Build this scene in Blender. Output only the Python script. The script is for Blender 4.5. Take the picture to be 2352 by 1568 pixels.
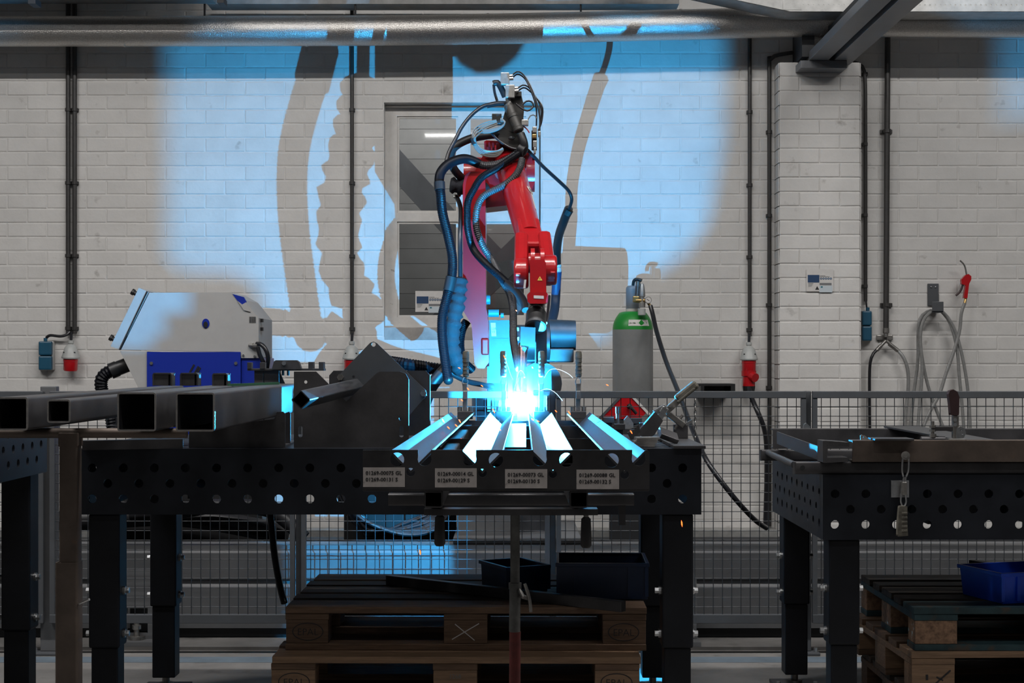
import bpy, bmesh, math, random
from mathutils import Vector, Matrix, Euler
random.seed(7)
for o in list(bpy.data.objects): bpy.data.objects.remove(o)
scn = bpy.context.scene
COL = scn.collection
PI = math.pi
# ------------------------------------------------------------------ camera
F = 3570.0                       # focal length in pixels of the 2352 px frame
CX, CY, CAMZ = 1176.0, 830.0, 1.245
cd = bpy.data.cameras.new('camera'); cam = bpy.data.objects.new('camera', cd); COL.objects.link(cam)
cd.sensor_width = 36.0; cd.lens = F/2352*36.0
cd.shift_y = (CY-784.0)/2352.0
cd.clip_start = 0.05; cd.clip_end = 60
cam.location = (0,0,CAMZ); cam.rotation_euler = (PI/2,0,0)
scn.camera = cam
def W(px,py,Y): return Vector(((px-CX)/F*Y, Y, CAMZ-(py-CY)/F*Y))
def X(px,Y): return (px-CX)/F*Y
def Z(py,Y): return CAMZ-(py-CY)/F*Y
# ------------------------------------------------------------------ world, lamps, exposure
w = bpy.data.worlds.new('hall'); scn.world = w; w.use_nodes = True
bg = w.node_tree.nodes['Background']
bg.inputs[0].default_value = (0.95,0.97,1.0,1); bg.inputs[1].default_value = 0.042
vs = scn.view_settings
vs.view_transform = 'Standard'; vs.look = 'None'; vs.exposure = 0.0; vs.gamma = 1.0
vs.use_curve_mapping = False
def strip_lamp(x,y,z,L,wd,power,tilt=0.0,col=(1.0,0.975,0.95)):
    l = bpy.data.lights.new('strip_lamp','AREA'); l.shape='RECTANGLE'; l.size=L; l.size_y=wd
    l.energy = power; l.color = col
    o = bpy.data.objects.new('strip_lamp',l); COL.objects.link(o)
    o.location=(x,y,z); o.rotation_euler=(tilt,0,0)
    return o
for xx in (-3.6,0.0,3.6):        # two rows of ceiling strip lights
    strip_lamp(xx,4.75,4.75,2.6,0.14,142)
    strip_lamp(xx,2.0,5.3,2.6,0.14,30)
strip_lamp(-0.80,-6.0,4.77,1.1,0.07,14)      # lamps far behind, mirrored in the window
strip_lamp(0.9,-6.0,4.2,1.1,0.07,14)
# ------------------------------------------------------------------ mesh helpers
ORG = {}
def frame(d,up=Vector((0,0,1))):
    d = d.normalized()
    if abs(d.dot(up))>0.99: up = Vector((0,1,0))
    r = d.cross(up).normalized(); u = r.cross(d).normalized()
    return r,u,d
def cr(pts,step=0.01,vals=None):
    """Catmull-Rom resampled to even steps; returns points (and radii)."""
    P=[Vector(p) for p in pts]; n=len(P); out=[]; rv=[]
    for i in range(n-1):
        p0=P[max(i-1,0)];p1=P[i];p2=P[i+1];p3=P[min(i+2,n-1)]
        k=max(4,int((p2-p1).length/step*2))
        for j in range(k):
            t=j/k; t2=t*t; t3=t2*t
            out.append(0.5*((2*p1)+(p2-p0)*t+(2*p0-5*p1+4*p2-p3)*t2+(3*p1-p0-3*p2+p3)*t3))
            if vals: rv.append(vals[i]*(1-t)+vals[i+1]*t)
    out.append(P[-1]); 
    if vals: rv.append(vals[-1])
    res=[out[0]]; rr=[rv[0]] if vals else None; acc=0
    for i in range(1,len(out)):
        a=out[i-1]; b=out[i]; L=(b-a).length
        if L<1e-9: continue
        d=step-acc
        while d<=L:
            res.append(a.lerp(b,d/L)); 
            if vals: rr.append(rv[i])
            d+=step
        acc=(acc+L)%step
    if (res[-1]-out[-1]).length>step*0.3:
        res.append(out[-1]); 
        if vals: rr.append(rv[-1])
    return (res,rr) if vals else res
class MB:
    def __init__(s): s.v=[]; s.f=[]
    def add(s,vs_,fs_,M=None):
        b=len(s.v)
        for p in vs_:
            p=Vector(p); s.v.append(M@p if M is not None else p)
        for f in fs_: s.f.append(tuple(b+i for i in f))
        return s
    def box(s,x0,x1,y0,y1,z0,z1,M=None):
        return s.add([(x0,y0,z0),(x1,y0,z0),(x1,y1,z0),(x0,y1,z0),(x0,y0,z1),(x1,y0,z1),(x1,y1,z1),(x0,y1,z1)],
            [(0,3,2,1),(4,5,6,7),(0,1,5,4),(1,2,6,5),(2,3,7,6),(3,0,4,7)],M)
    def cbox(s,c,sz,rot=(0,0,0)):
        M=Matrix.Translation(Vector(c))@Euler(rot).to_matrix().to_4x4()
        a,b,d=sz[0]/2,sz[1]/2,sz[2]/2
        return s.box(-a,a,-b,b,-d,d,M)
    def bar(s,p0,p1,w_,h_,up=Vector((0,0,1))):
        p0=Vector(p0);p1=Vector(p1); r,u,d=frame(p1-p0,up)
        return s.prism([(-w_/2,-h_/2),(w_/2,-h_/2),(w_/2,h_/2),(-w_/2,h_/2)],p0,p1,up)
    def prism(s,prof,p0,p1,up=Vector((0,0,1))):
        p0=Vector(p0);p1=Vector(p1); r,u,d=frame(p1-p0,up); n=len(prof)
        vs_=[p0+r*a+u*b for a,b in prof]+[p1+r*a+u*b for a,b in prof]
        return s.add(vs_,[tuple(range(n)),tuple(range(2*n-1,n-1,-1))]+[(i,i+n,(i+1)%n+n,(i+1)%n) for i in range(n)])
    def hollow(s,po,pi,p0,p1,up=Vector((0,0,1))):
        p0=Vector(p0);p1=Vector(p1); r,u,d=frame(p1-p0,up); n=len(po); vs_=[]
        for pr,p in ((po,p0),(pi,p0),(po,p1),(pi,p1)): vs_+=[p+r*a+u*b for a,b in pr]
        fs=[]
        for i in range(n):
            j=(i+1)%n
            fs+=[(i,i+2*n,j+2*n,j),(i+n,j+n,j+3*n,i+3*n),(i,j,j+n,i+n),(i+2*n,i+3*n,j+3*n,j+2*n)]
        return s.add(vs_,fs)
    def rhs(s,p0,p1,w_,h_,t,rad=None,up=Vector((0,0,1)),roll=0.0):
        rad=rad or t*1.6
        def rr(a,b,c):
            o=[]
            for sx,sy,a0 in ((1,1,0),(-1,1,PI/2),(-1,-1,PI),(1,-1,1.5*PI)):
                for k in range(4):
                    an=a0+k*PI/6; o.append((sx*(a-c)+c*math.cos(an),sy*(b-c)+c*math.sin(an)))
            if roll: 
                cs,sn=math.cos(roll),math.sin(roll); o=[(x*cs-y*sn,x*sn+y*cs) for x,y in o]
            return o
        return s.hollow(rr(w_/2,h_/2,rad),rr(w_/2-t,h_/2-t,max(rad-t,0.0005)),p0,p1,up)
    def cyl(s,p0,p1,r0,r1=None,n=14,caps=True):
        p0=Vector(p0);p1=Vector(p1); r1=r0 if r1 is None else r1
        r,u,d=frame(p1-p0)
        vs_=[p0+(r*math.cos(2*PI*i/n)+u*math.sin(2*PI*i/n))*r0 for i in range(n)]
        vs_+=[p1+(r*math.cos(2*PI*i/n)+u*math.sin(2*PI*i/n))*r1 for i in range(n)]
        fs=[(i,(i+1)%n,(i+1)%n+n,i+n) for i in range(n)]
        if caps: fs+=[tuple(range(n-1,-1,-1)),tuple(range(n,2*n))]
        return s.add(vs_,fs)
    def lathe(s,prof,p0,d,n=20):
        p0=Vector(p0); r,u,dd=frame(Vector(d)); vs_=[]; m=len(prof)
        for a,h in prof:
            for i in range(n): vs_.append(p0+dd*h+(r*math.cos(2*PI*i/n)+u*math.sin(2*PI*i/n))*a)
        fs=[(k*n+i,k*n+(i+1)%n,(k+1)*n+(i+1)%n,(k+1)*n+i) for k in range(m-1) for i in range(n)]
        fs+=[tuple(range(n-1,-1,-1)),tuple(range((m-1)*n,m*n))]
        return s.add(vs_,fs)
    def tube(s,pts,r,n=10):
        P=[Vector(p) for p in pts]; m=len(P); R=r if isinstance(r,(list,tuple)) else [r]*m
        d=(P[1]-P[0]).normalized(); rt,up,_=frame(d); vs_=[]
        for k in range(m):
            if k: 
                d2=(P[min(k+1,m-1)]-P[k-1]).normalized()
                q=d.rotation_difference(d2); rt=q@rt; up=q@up; d=d2
            for i in range(n): vs_.append(P[k]+(rt*math.cos(2*PI*i/n)+up*math.sin(2*PI*i/n))*R[k])
        fs=[(k*n+i,k*n+(i+1)%n,(k+1)*n+(i+1)%n,(k+1)*n+i) for k in range(m-1) for i in range(n)]
        fs+=[tuple(range(n-1,-1,-1)),tuple(range((m-1)*n,m*n))]
        return s.add(vs_,fs)
    def sphere(s,c,r,n=12,sc=(1,1,1)):
        c=Vector(c); m=n//2; vs_=[]; fs=[]
        for k in range(1,m):
            for i in range(n):
                a=PI*k/m; b=2*PI*i/n
                vs_.append(c+Vector((math.sin(a)*math.cos(b)*r*sc[0],math.sin(a)*math.sin(b)*r*sc[1],math.cos(a)*r*sc[2])))
        t=len(vs_); vs_+= [c+Vector((0,0,r*sc[2])),c-Vector((0,0,r*sc[2]))]
        for k in range(m-2):
            for i in range(n): fs.append((k*n+i,(k+1)*n+i,(k+1)*n+(i+1)%n,k*n+(i+1)%n))
        for i in range(n): fs+=[(t,i,(i+1)%n),(t+1,(m-2)*n+(i+1)%n,(m-2)*n+i)]
        return s.add(vs_,fs)
    def plate(s,outer,holes,th,M):
        """flat plate with holes: outline in local xy, thickness along local z (0..th)."""
        c=bpy.data.curves.new('t','CURVE'); c.dimensions='2D'; c.fill_mode='BOTH'; c.extrude=th/2
        for poly in [outer]+list(holes):
            sp=c.splines.new('POLY'); sp.points.add(len(poly)-1); sp.use_cyclic_u=True
            for q,p in zip(sp.points,poly): q.co=(p[0],p[1],0,1)
        ob=bpy.data.objects.new('t',c); me=bpy.data.meshes.new_from_object(ob)
        s.add([v.co+Vector((0,0,th/2)) for v in me.vertices],[tuple(p.vertices) for p in me.polygons],M)
        bpy.data.objects.remove(ob); bpy.data.curves.remove(c); bpy.data.meshes.remove(me); return s
    def vplate(s,outer_px,holes_px,th,Y,back=True):
        """plate facing the camera at depth Y given by outline points (px,py) -> placed at its own depth and size."""
        o=[(X(a,Y),Z(b,Y)) for a,b in outer_px]; h=[[(X(a,Y),Z(b,Y)) for a,b in q] for q in holes_px]
        M=Matrix(((1,0,0,0),(0,0,-1,Y+th),(0,1,0,0),(0,0,0,1)))
        return s.plate(o,h,th,M)
    def text(s,txt,size,M,align='LEFT',ext=0.0004,sp=1.0,bold=0.0):
        c=bpy.data.curves.new('t','FONT'); c.body=txt; c.size=size; c.align_x=align; c.extrude=ext; c.space_character=sp; c.offset=bold
        c.resolution_u=2
        ob=bpy.data.objects.new('t',c); me=bpy.data.meshes.new_from_object(ob)
        s.add([v.co for v in me.vertices],[tuple(p.vertices) for p in me.polygons],M)
        bpy.data.objects.remove(ob); bpy.data.curves.remove(c); bpy.data.meshes.remove(me); return s
    def build(s,name,m,parent=None,smooth=False,bevel=0,ang=38,origin=None,kind=None):
        if origin is None:
            if parent is not None: origin=ORG[parent.name]
            else:
                xs=[p.x for p in s.v]; ys=[p.y for p in s.v]; zs=[p.z for p in s.v]
                origin=Vector(((min(xs)+max(xs))/2,(min(ys)+max(ys))/2,min(zs)))
        me=bpy.data.meshes.new(name)
        me.from_pydata([p-origin for p in s.v],[],s.f); me.validate()
        bm=bmesh.new(); bm.from_mesh(me); bmesh.ops.recalc_face_normals(bm,faces=bm.faces); bm.to_mesh(me); bm.free()
        me.materials.append(m)
        if smooth:
            me.polygons.foreach_set('use_smooth',[True]*len(me.polygons)); me.set_sharp_from_angle(angle=math.radians(ang))
        o=bpy.data.objects.new(name,me); COL.objects.link(o); ORG[o.name]=origin
        if parent is not None: 
            o.parent=parent; o.location=origin-ORG[parent.name]
        else: o.location=origin
        if bevel:
            b=o.modifiers.new('bevel','BEVEL'); b.width=bevel; b.segments=2; b.limit_method='ANGLE'; b.angle_limit=math.radians(50)
        if kind: o['kind']=kind
        return o
def tag(o,label=None,cat=None,group=None,kind=None):
    if label: o['label']=label
    if cat: o['category']=cat
    if group: o['group']=group
    if kind: o['kind']=kind
    return o
def thing(name,loc,label,cat,group=None):
    o=bpy.data.objects.new(name,None); COL.objects.link(o); o.location=Vector(loc); o.empty_display_size=0.05
    ORG[o.name]=Vector(loc); return tag(o,label,cat,group)
def copy_tree(o,parent=None):
    c=o.copy(); COL.objects.link(c); c.parent=parent
    for ch in [k for k in bpy.data.objects if k.parent==o]: copy_tree(ch,c)
    return c
def circ(cx,cy,r,n=16): return [(cx+r*math.cos(2*PI*i/n),cy+r*math.sin(2*PI*i/n)) for i in range(n)]
def facing(x,y,z): return Matrix(((1,0,0,x),(0,0,-1,y),(0,1,0,z),(0,0,0,1)))   # local xy -> world xz, facing the camera
# ------------------------------------------------------------------ materials
MT={}
def mat(name,col,rough=0.5,metal=0.0,var=0.0,vs_=8.0,bump=0.0,bs=60.0,spec=0.5,coat=0.0,emit=None,es=1.0,trans=0.0,stain=None,rnd=0.0,stretch=None,rvar=0.0,bdist=0.002):
    m=bpy.data.materials.new(name); m.use_nodes=True; nt=m.node_tree; N=nt.nodes; L=nt.links
    b=N['Principled BSDF']
    b.inputs['Base Color'].default_value=(*col,1); b.inputs['Roughness'].default_value=rough; b.inputs['Metallic'].default_value=metal
    b.inputs['Specular IOR Level'].default_value=spec
    if coat: b.inputs['Coat Weight'].default_value=coat; b.inputs['Coat Roughness'].default_value=0.12
    if emit: b.inputs['Emission Color'].default_value=(*emit,1); b.inputs['Emission Strength'].default_value=es
    if trans: b.inputs['Transmission Weight'].default_value=trans
    g=N.new('ShaderNodeNewGeometry'); pos=g.outputs['Position']
    if stretch:
        mp=N.new('ShaderNodeMapping'); mp.inputs['Scale'].default_value=stretch; L.new(pos,mp.inputs[0]); pos=mp.outputs[0]
    cur=None
    if var:
        n=N.new('ShaderNodeTexNoise'); n.inputs['Scale'].default_value=vs_; n.inputs['Detail'].default_value=6; n.inputs['Roughness'].default_value=0.62
        L.new(pos,n.inputs['Vector'])
        r=N.new('ShaderNodeValToRGB'); r.color_ramp.elements[0].position=0.3; r.color_ramp.elements[1].position=0.7
        lo=[max(0,c*(1-var)) for c in col]; hi=[min(1,c*(1+var)) for c in col]
        r.color_ramp.elements[0].color=(*lo,1); r.color_ramp.elements[1].color=(*hi,1)
        L.new(n.outputs['Fac'],r.inputs[0]); cur=r.outputs[0]
        if rvar:
            mr=N.new('ShaderNodeMapRange'); mr.inputs['To Min'].default_value=rough-rvar; mr.inputs['To Max'].default_value=rough+rvar
            L.new(n.outputs['Fac'],mr.inputs[0]); L.new(mr.outputs[0],b.inputs['Roughness'])
    if stain:                      # (colour, scale, threshold, softness)
        n=N.new('ShaderNodeTexNoise'); n.inputs['Scale'].default_value=stain[1]; n.inputs['Detail'].default_value=5
        L.new(pos,n.inputs['Vector'])
        mr=N.new('ShaderNodeMapRange'); mr.inputs['From Min'].default_value=stain[2]; mr.inputs['From Max'].default_value=stain[2]+stain[3]
        L.new(n.outputs['Fac'],mr.inputs[0])
        mx=N.new('ShaderNodeMix'); mx.data_type='RGBA'; L.new(mr.outputs[0],mx.inputs[0])
        if cur is not None: L.new(cur,mx.inputs[6])
        else: mx.inputs[6].default_value=(*col,1)
        mx.inputs[7].default_value=(*stain[0],1); cur=mx.outputs[2]
    if rnd:
        oi=N.new('ShaderNodeObjectInfo'); mr=N.new('ShaderNodeMapRange'); mr.inputs['To Min'].default_value=1-rnd; mr.inputs['To Max'].default_value=1+rnd
        L.new(oi.outputs['Random'],mr.inputs[0]); mx=N.new('ShaderNodeMix'); mx.data_type='RGBA'; mx.blend_type='MULTIPLY'; mx.inputs[0].default_value=1
        if cur is not None: L.new(cur,mx.inputs[6])
        else: mx.inputs[6].default_value=(*col,1)
        L.new(mr.outputs[0],mx.inputs[7]); cur=mx.outputs[2]
    if cur is not None: L.new(cur,b.inputs['Base Color'])
    if bump:
        n=N.new('ShaderNodeTexNoise'); n.inputs['Scale'].default_value=bs; n.inputs['Detail'].default_value=4
        L.new(pos,n.inputs['Vector'])
        bp=N.new('ShaderNodeBump'); bp.inputs['Strength'].default_value=bump; bp.inputs['Distance'].default_value=bdist
        L.new(n.outputs['Fac'],bp.inputs['Height']); L.new(bp.outputs[0],b.inputs['Normal'])
    MT[name]=m; return m
mat('brick',(0.60,0.585,0.565),0.62,var=0.07,vs_=5,bump=0.35,bs=45,stain=((0.30,0.28,0.26),9,0.66,0.12),rnd=0.035,bdist=0.004)
mat('mortar',(0.60,0.585,0.565),0.75,var=0.10,vs_=14,bump=0.5,bs=70,bdist=0.004)
mat('sill',(0.34,0.32,0.30),0.8,var=0.25,vs_=9,bump=0.4,bs=60)
mat('concrete',(0.155,0.148,0.142),0.65,var=0.28,vs_=3.2,bump=0.25,bs=90,stain=((0.09,0.085,0.08),6,0.62,0.12))
mat('floor_strip_dark',(0.10,0.13,0.16),0.6,var=0.2)
mat('galv',(0.52,0.50,0.475),0.33,0.95,var=0.25,vs_=160,bump=0.7,bs=190,rvar=0.10,bdist=0.003)
mat('galv_dark',(0.20,0.20,0.195),0.5,0.5,var=0.25,vs_=14)
mat('galv_flat',(0.42,0.42,0.41),0.45,0.7,var=0.2,vs_=14,bump=0.1)
mat('table',(0.010,0.012,0.017),0.42,0.0,spec=0.3,var=0.35,vs_=7,bump=0.06,bs=120,rvar=0.1)
mat('leg_black',(0.005,0.006,0.009),0.5,0.0,spec=0.3,var=0.3,vs_=9)
mat('mill',(0.066,0.064,0.067),0.46,0.55,var=0.35,vs_=6,bump=0.08,bs=140,rvar=0.12)
mat('mill_brown',(0.10,0.077,0.063),0.55,0.45,var=0.4,vs_=5,bump=0.1,bs=120,stain=((0.20,0.10,0.05),7,0.62,0.15))
mat('cut_edge',(0.42,0.40,0.38),0.4,0.8,var=0.2,vs_=60)
mat('angle_steel',(0.13,0.135,0.145),0.38,0.9,var=0.3,vs_=9,stretch=(9,1.2,9),bump=0.06,bs=80,rvar=0.12)
mat('bolt',(0.55,0.56,0.57),0.28,0.95,var=0.15,vs_=60)
mat('old_steel',(0.26,0.25,0.235),0.4,0.85,var=0.4,vs_=30,bump=0.15,bs=200)
mat('rubber',(0.012,0.012,0.014),0.45,spec=0.4,var=0.2)
mat('cable',(0.014,0.014,0.017),0.3,spec=0.5)
mat('hose_black',(0.004,0.0045,0.007),0.42,spec=0.14,var=0.2,vs_=20)
mat('hose_braid',(0.05,0.05,0.055),0.36,0.4,var=0.5,vs_=300,bump=0.6,bs=420)
mat('cloth',(0.010,0.011,0.016),0.85,var=0.3,vs_=18,bump=0.7,bs=26,bdist=0.01)
mat('grey_cable',(0.13,0.13,0.125),0.4)
mat('clear_hose',(0.22,0.22,0.215),0.3,var=0.15,vs_=40)
mat('fence',(0.075,0.080,0.088),0.45,0.2,var=0.12)
mat('wire',(0.042,0.045,0.05),0.42,0.4)
mat('track',(0.105,0.107,0.112),0.5,0.15,var=0.14,vs_=5,bump=0.06,bs=100)
mat('track_dark',(0.012,0.013,0.015),0.6)
mat('red',(0.36,0.007,0.011),0.30,coat=0.5,var=0.08,vs_=14,bump=0.14,bs=150)
mat('red_plastic',(0.42,0.006,0.010),0.28,coat=0.3)
mat('cast_grey',(0.05,0.054,0.06),0.4,0.2,var=0.12,vs_=20,bump=0.15,bs=120)
mat('cast_dark',(0.045,0.048,0.055),0.45,0.3,var=0.2,vs_=16)
mat('black_plastic',(0.014,0.014,0.015),0.4,var=0.2)
mat('feeder',(0.045,0.043,0.040),0.45,0.2,var=0.25,vs_=25)
mat('connector',(0.42,0.41,0.39),0.35,0.8,var=0.2,vs_=50)
mat('brass',(0.45,0.30,0.12),0.35,0.9,var=0.2,vs_=40)
mat('machine_grey',(0.36,0.355,0.35),0.5,0.1,var=0.06,vs_=8,bump=0.05,bs=200)
mat('machine_blue',(0.006,0.022,0.26),0.35,coat=0.2)
mat('socket_blue',(0.010,0.075,0.135),0.4,var=0.1)
mat('socket_grey',(0.42,0.42,0.41),0.45)
mat('plug_grey',(0.40,0.41,0.40),0.4)
mat('cyl_grey',(0.20,0.205,0.205),0.42,var=0.14,vs_=7,bump=0.1,bs=60,stain=((0.10,0.022,0.014),9,0.655,0.03))
mat('cyl_green',(0.012,0.235,0.030),0.38,var=0.08)
mat('cyl_cap',(0.15,0.17,0.19),0.35)
mat('paper',(0.58,0.56,0.54),0.55,var=0.06,vs_=30)
mat('label',(0.50,0.46,0.44),0.6,var=0.14,vs_=40,stain=((0.25,0.22,0.21),30,0.66,0.05))
mat('ink',(0.015,0.015,0.018),0.6)
mat('ink_grey',(0.16,0.16,0.165),0.6)
mat('sign_blue',(0.010,0.045,0.12),0.5)
mat('sign_teal',(0.012,0.15,0.20),0.5)
mat('sign_pale',(0.50,0.56,0.60),0.5)
mat('yellow',(0.75,0.50,0.10),0.5)
mat('white_paint',(0.56,0.54,0.515),0.5,var=0.10,vs_=16,bump=0.25,bs=60,stain=((0.25,0.22,0.19),30,0.70,0.06))
mat('siding',(0.22,0.215,0.21),0.7,var=0.14,vs_=4,rnd=0.10)
mat('brace',(0.075,0.078,0.085),0.6,var=0.2)
mat('conduit',(0.035,0.033,0.032),0.42,var=0.2,vs_=30)
mat('wood_dark',(0.060,0.046,0.037),0.8,var=0.45,vs_=7,stretch=(1.2,9,14),bump=0.4,bs=30,rnd=0.22,stain=((0.014,0.012,0.011),3,0.55,0.2))
mat('wood_mid',(0.125,0.075,0.046),0.75,var=0.38,vs_=7,stretch=(1.2,9,14),bump=0.35,bs=30,rnd=0.2)
mat('wood_light',(0.25,0.155,0.092),0.72,var=0.3,vs_=7,stretch=(1.2,9,14),bump=0.3,bs=30,rnd=0.15)
mat('wood_teal',(0.016,0.044,0.052),0.65,var=0.4,vs_=14,bump=0.3,bs=50,stain=((0.055,0.045,0.036),12,0.55,0.08),rnd=0.15)
mat('chip',(0.22,0.13,0.08),0.85,var=0.5,vs_=60,bump=0.6,bs=90,stain=((0.35,0.42,0.42),28,0.66,0.03))
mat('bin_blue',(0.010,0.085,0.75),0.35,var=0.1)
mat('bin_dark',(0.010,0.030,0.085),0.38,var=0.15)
mat('clamp_grip',(0.085,0.078,0.062),0.75,var=0.4,vs_=40,bump=0.3,bs=200)
mat('red_black_grip',(0.030,0.012,0.013),0.5,var=0.3)
mat('prop_red',(0.10,0.016,0.014),0.5,0.2,var=0.6,vs_=14,stain=((0.07,0.06,0.055),16,0.55,0.08))
mat('prop_steel',(0.13,0.13,0.125),0.4,0.7,var=0.45,vs_=20)
mat('beam_paint',(0.16,0.165,0.175),0.42,0.1,var=0.06)
mat('beam_dark',(0.018,0.019,0.022),0.6)
mat('orange',(0.8,0.25,0.02),0.5)
mat('green_rod',(0.02,0.085,0.045),0.5,var=0.2)
mat('chrome',(0.6,0.6,0.6),0.15,1.0)
mat('spark',(1,0.3,0.05),0.5,emit=(1.0,0.075,0.012),es=7)
mat('copper',(0.55,0.36,0.34),0.22,0.95,var=0.15,vs_=50)
mat('pool',(1,1,1),0.5,emit=(0.8,0.93,1.0),es=60)
mat('hot_wire',(1,1,1),0.5,emit=(0.65,0.85,1.0),es=1.6)
ARC_E=5.8e6; ARC_R=0.0015; SMOKE_D=0.7
def glass(name,col,alpha):
    m=bpy.data.materials.new(name); m.use_nodes=True; nt=m.node_tree; N=nt.nodes; L=nt.links
    for n in list(N): N.remove(n)
    out=N.new('ShaderNodeOutputMaterial'); tr=N.new('ShaderNodeBsdfTransparent'); tr.inputs[0].default_value=(*col,1)
    gl=N.new('ShaderNodeBsdfGlossy'); gl.inputs['Roughness'].default_value=0.03
    fr=N.new('ShaderNodeFresnel'); fr.inputs[0].default_value=1.5
    mx=N.new('ShaderNodeMixShader'); ad=N.new('ShaderNodeMath'); ad.operation='ADD'; ad.inputs[1].default_value=alpha
    L.new(fr.outputs[0],ad.inputs[0]); L.new(ad.outputs[0],mx.inputs[0]); L.new(tr.outputs[0],mx.inputs[1]); L.new(gl.outputs[0],mx.inputs[2]); L.new(mx.outputs[0],out.inputs[0])
    MT[name]=m; return m
glass('window_glass',(0.80,0.82,0.83),0.05)
glass('clear',(0.8,0.85,0.88),0.08)
glass('nozzle',(0.72,0.40,0.55),0.16)
# ================================================================== THE SETTING
fl=MB().box(-6,6,-1.0,9.3,-0.12,0.0).build('floor',MT['concrete']); tag(fl,kind='structure')
st=MB().box(-6,6,6.43,6.55,0.0,0.0015).build('trim_1',MT['floor_strip_dark']); tag(st,kind='structure')  # flat dark grey-blue strip across the whole floor
pl=MB().box(-6,6,6.70,9.0,0.0,0.016).build('trim_2',MT['concrete']); tag(pl,kind='structure')
WY=9.0; BL,BH=0.2294,0.0819
wx0,wx1,wz0,wz1=X(882,WY),X(1240,WY),Z(752,WY),Z(235,WY)
XA,XB,ZT=-3.9,3.9,3.85
m=MB(); my=WY+0.0032
m.box(XA,wx0,my,my+0.24,0,ZT).box(wx1,XB,my,my+0.24,0,ZT).box(wx0,wx1,my,my+0.24,0,wz0).box(wx0,wx1,my,my+0.24,wz1,ZT)
wall=m.build('wall_back',MT['mortar'],origin=Vector((0,my,0))); tag(wall,kind='structure')
def brick_mb(m,x0,x1,z0,z1,y,rnd=random,ch=0.0045):
    """one brick proud of the joint, chamfered towards the room: y front, back at y+0.012"""
    j=lambda:rnd.uniform(-0.0022,0.0022)
    F_=[(x0+ch+j(),y,z0+ch+j()),(x1-ch+j(),y,z0+ch+j()),(x1-ch+j(),y,z1-ch+j()),(x0+ch+j(),y,z1-ch+j())]
    M_=[(x0+j()*.5,y+0.0022,z0+j()*.5),(x1+j()*.5,y+0.0022,z0+j()*.5),(x1+j()*.5,y+0.0022,z1+j()*.5),(x0+j()*.5,y+0.0022,z1+j()*.5)]
    B_=[(a,y+0.014,c) for a,b,c in M_]
    m.add(F_+M_+B_,[(0,1,2,3)]+[(i,(i+1)%4,(i+1)%4+4,i+4) for i in range(4)]+[(i+4,(i+1)%4+4,(i+1)%4+8,i+8) for i in range(4)])
G=0.0030
variants=[]
for k in range(10):
    mm=MB(); brick_mb(mm,-BL/2+G,BL/2-G,-BH/2+G,BH/2-G,0)
    me=bpy.data.meshes.new('brick'); me.from_pydata([p for p in mm.v],[],mm.f); me.materials.append(MT['brick'])
    bm=bmesh.new(); bm.from_mesh(me); bmesh.ops.recalc_face_normals(bm,faces=bm.faces); bm.to_mesh(me); bm.free(); variants.append(me)
def brick_obj(x,z,y,parent):
    o=bpy.data.objects.new('brick',random.choice(variants)); COL.objects.link(o); o.parent=parent
    o.location=Vector((x,y+random.uniform(-0.0012,0.0010),z))-ORG[parent.name]
    o.rotation_euler=(random.uniform(-.006,.006),random.uniform(-.004,.004),random.uniform(-.004,.004))
zj=Z(121.6,WY); z0=zj-BH*int(zj/BH); xj=X(380.5,WY)
rest=MB(); cells=[]
row=0; z=z0-BH
pil0,pil1=X(1790,8.85),X(1976,8.85)
while z<ZT-0.01:
    k=round((z-zj)/BH); off=xj+(0 if (k%2==1) else BL/2)
    nn=int((off-XA)/BL)+1; x=off-nn*BL
    while x<XB:
        a,b=max(x,XA),min(x+BL,XB); zz0,zz1=max(z,0),min(z+BH,ZT)
        if b-a>0.03 and zz1-zz0>0.02:
            if zz1>wz0+0.005 and zz0<wz1-0.005 and b>wx0 and a<wx1:
                if a<wx0-0.02: brick_mb(rest,a+G,wx0-0.001,zz0+G,zz1-G,WY)
                if b>wx1+0.02: brick_mb(rest,wx1+0.001,b-G,zz0+G,zz1-G,WY)
            elif b-a>BL*0.98 and zz1-zz0>BH*0.98: cells.append(((a+b)/2,(zz0+zz1)/2))
            else: brick_mb(rest,a+G,b-G,zz0+G,zz1-G,WY)
        x+=BL
    z+=BH
def vis(c):
    px=CX+c[0]*F/WY; py=CY-(c[1]-CAMZ)*F/WY
    if px<20 or px>2330 or py<112 or py>890 or 1785<px<1985: return 1e6
    if 900<px<1320 and py>150: return 5e5
    return math.hypot((px-760)*0.6,(py-430))
cells.sort(key=vis)
for c in cells[:300]: brick_obj(c[0],c[1],WY,wall)
for c in cells[300:]: brick_mb(rest,c[0]-BL/2+G,c[0]+BL/2-G,c[1]-BH/2+G,c[1]+BH/2-G,WY+random.uniform(-0.0012,0.001))
ro=rest.build('brick_rest',MT['brick'],wall); tag(ro,kind='stuff')
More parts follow.
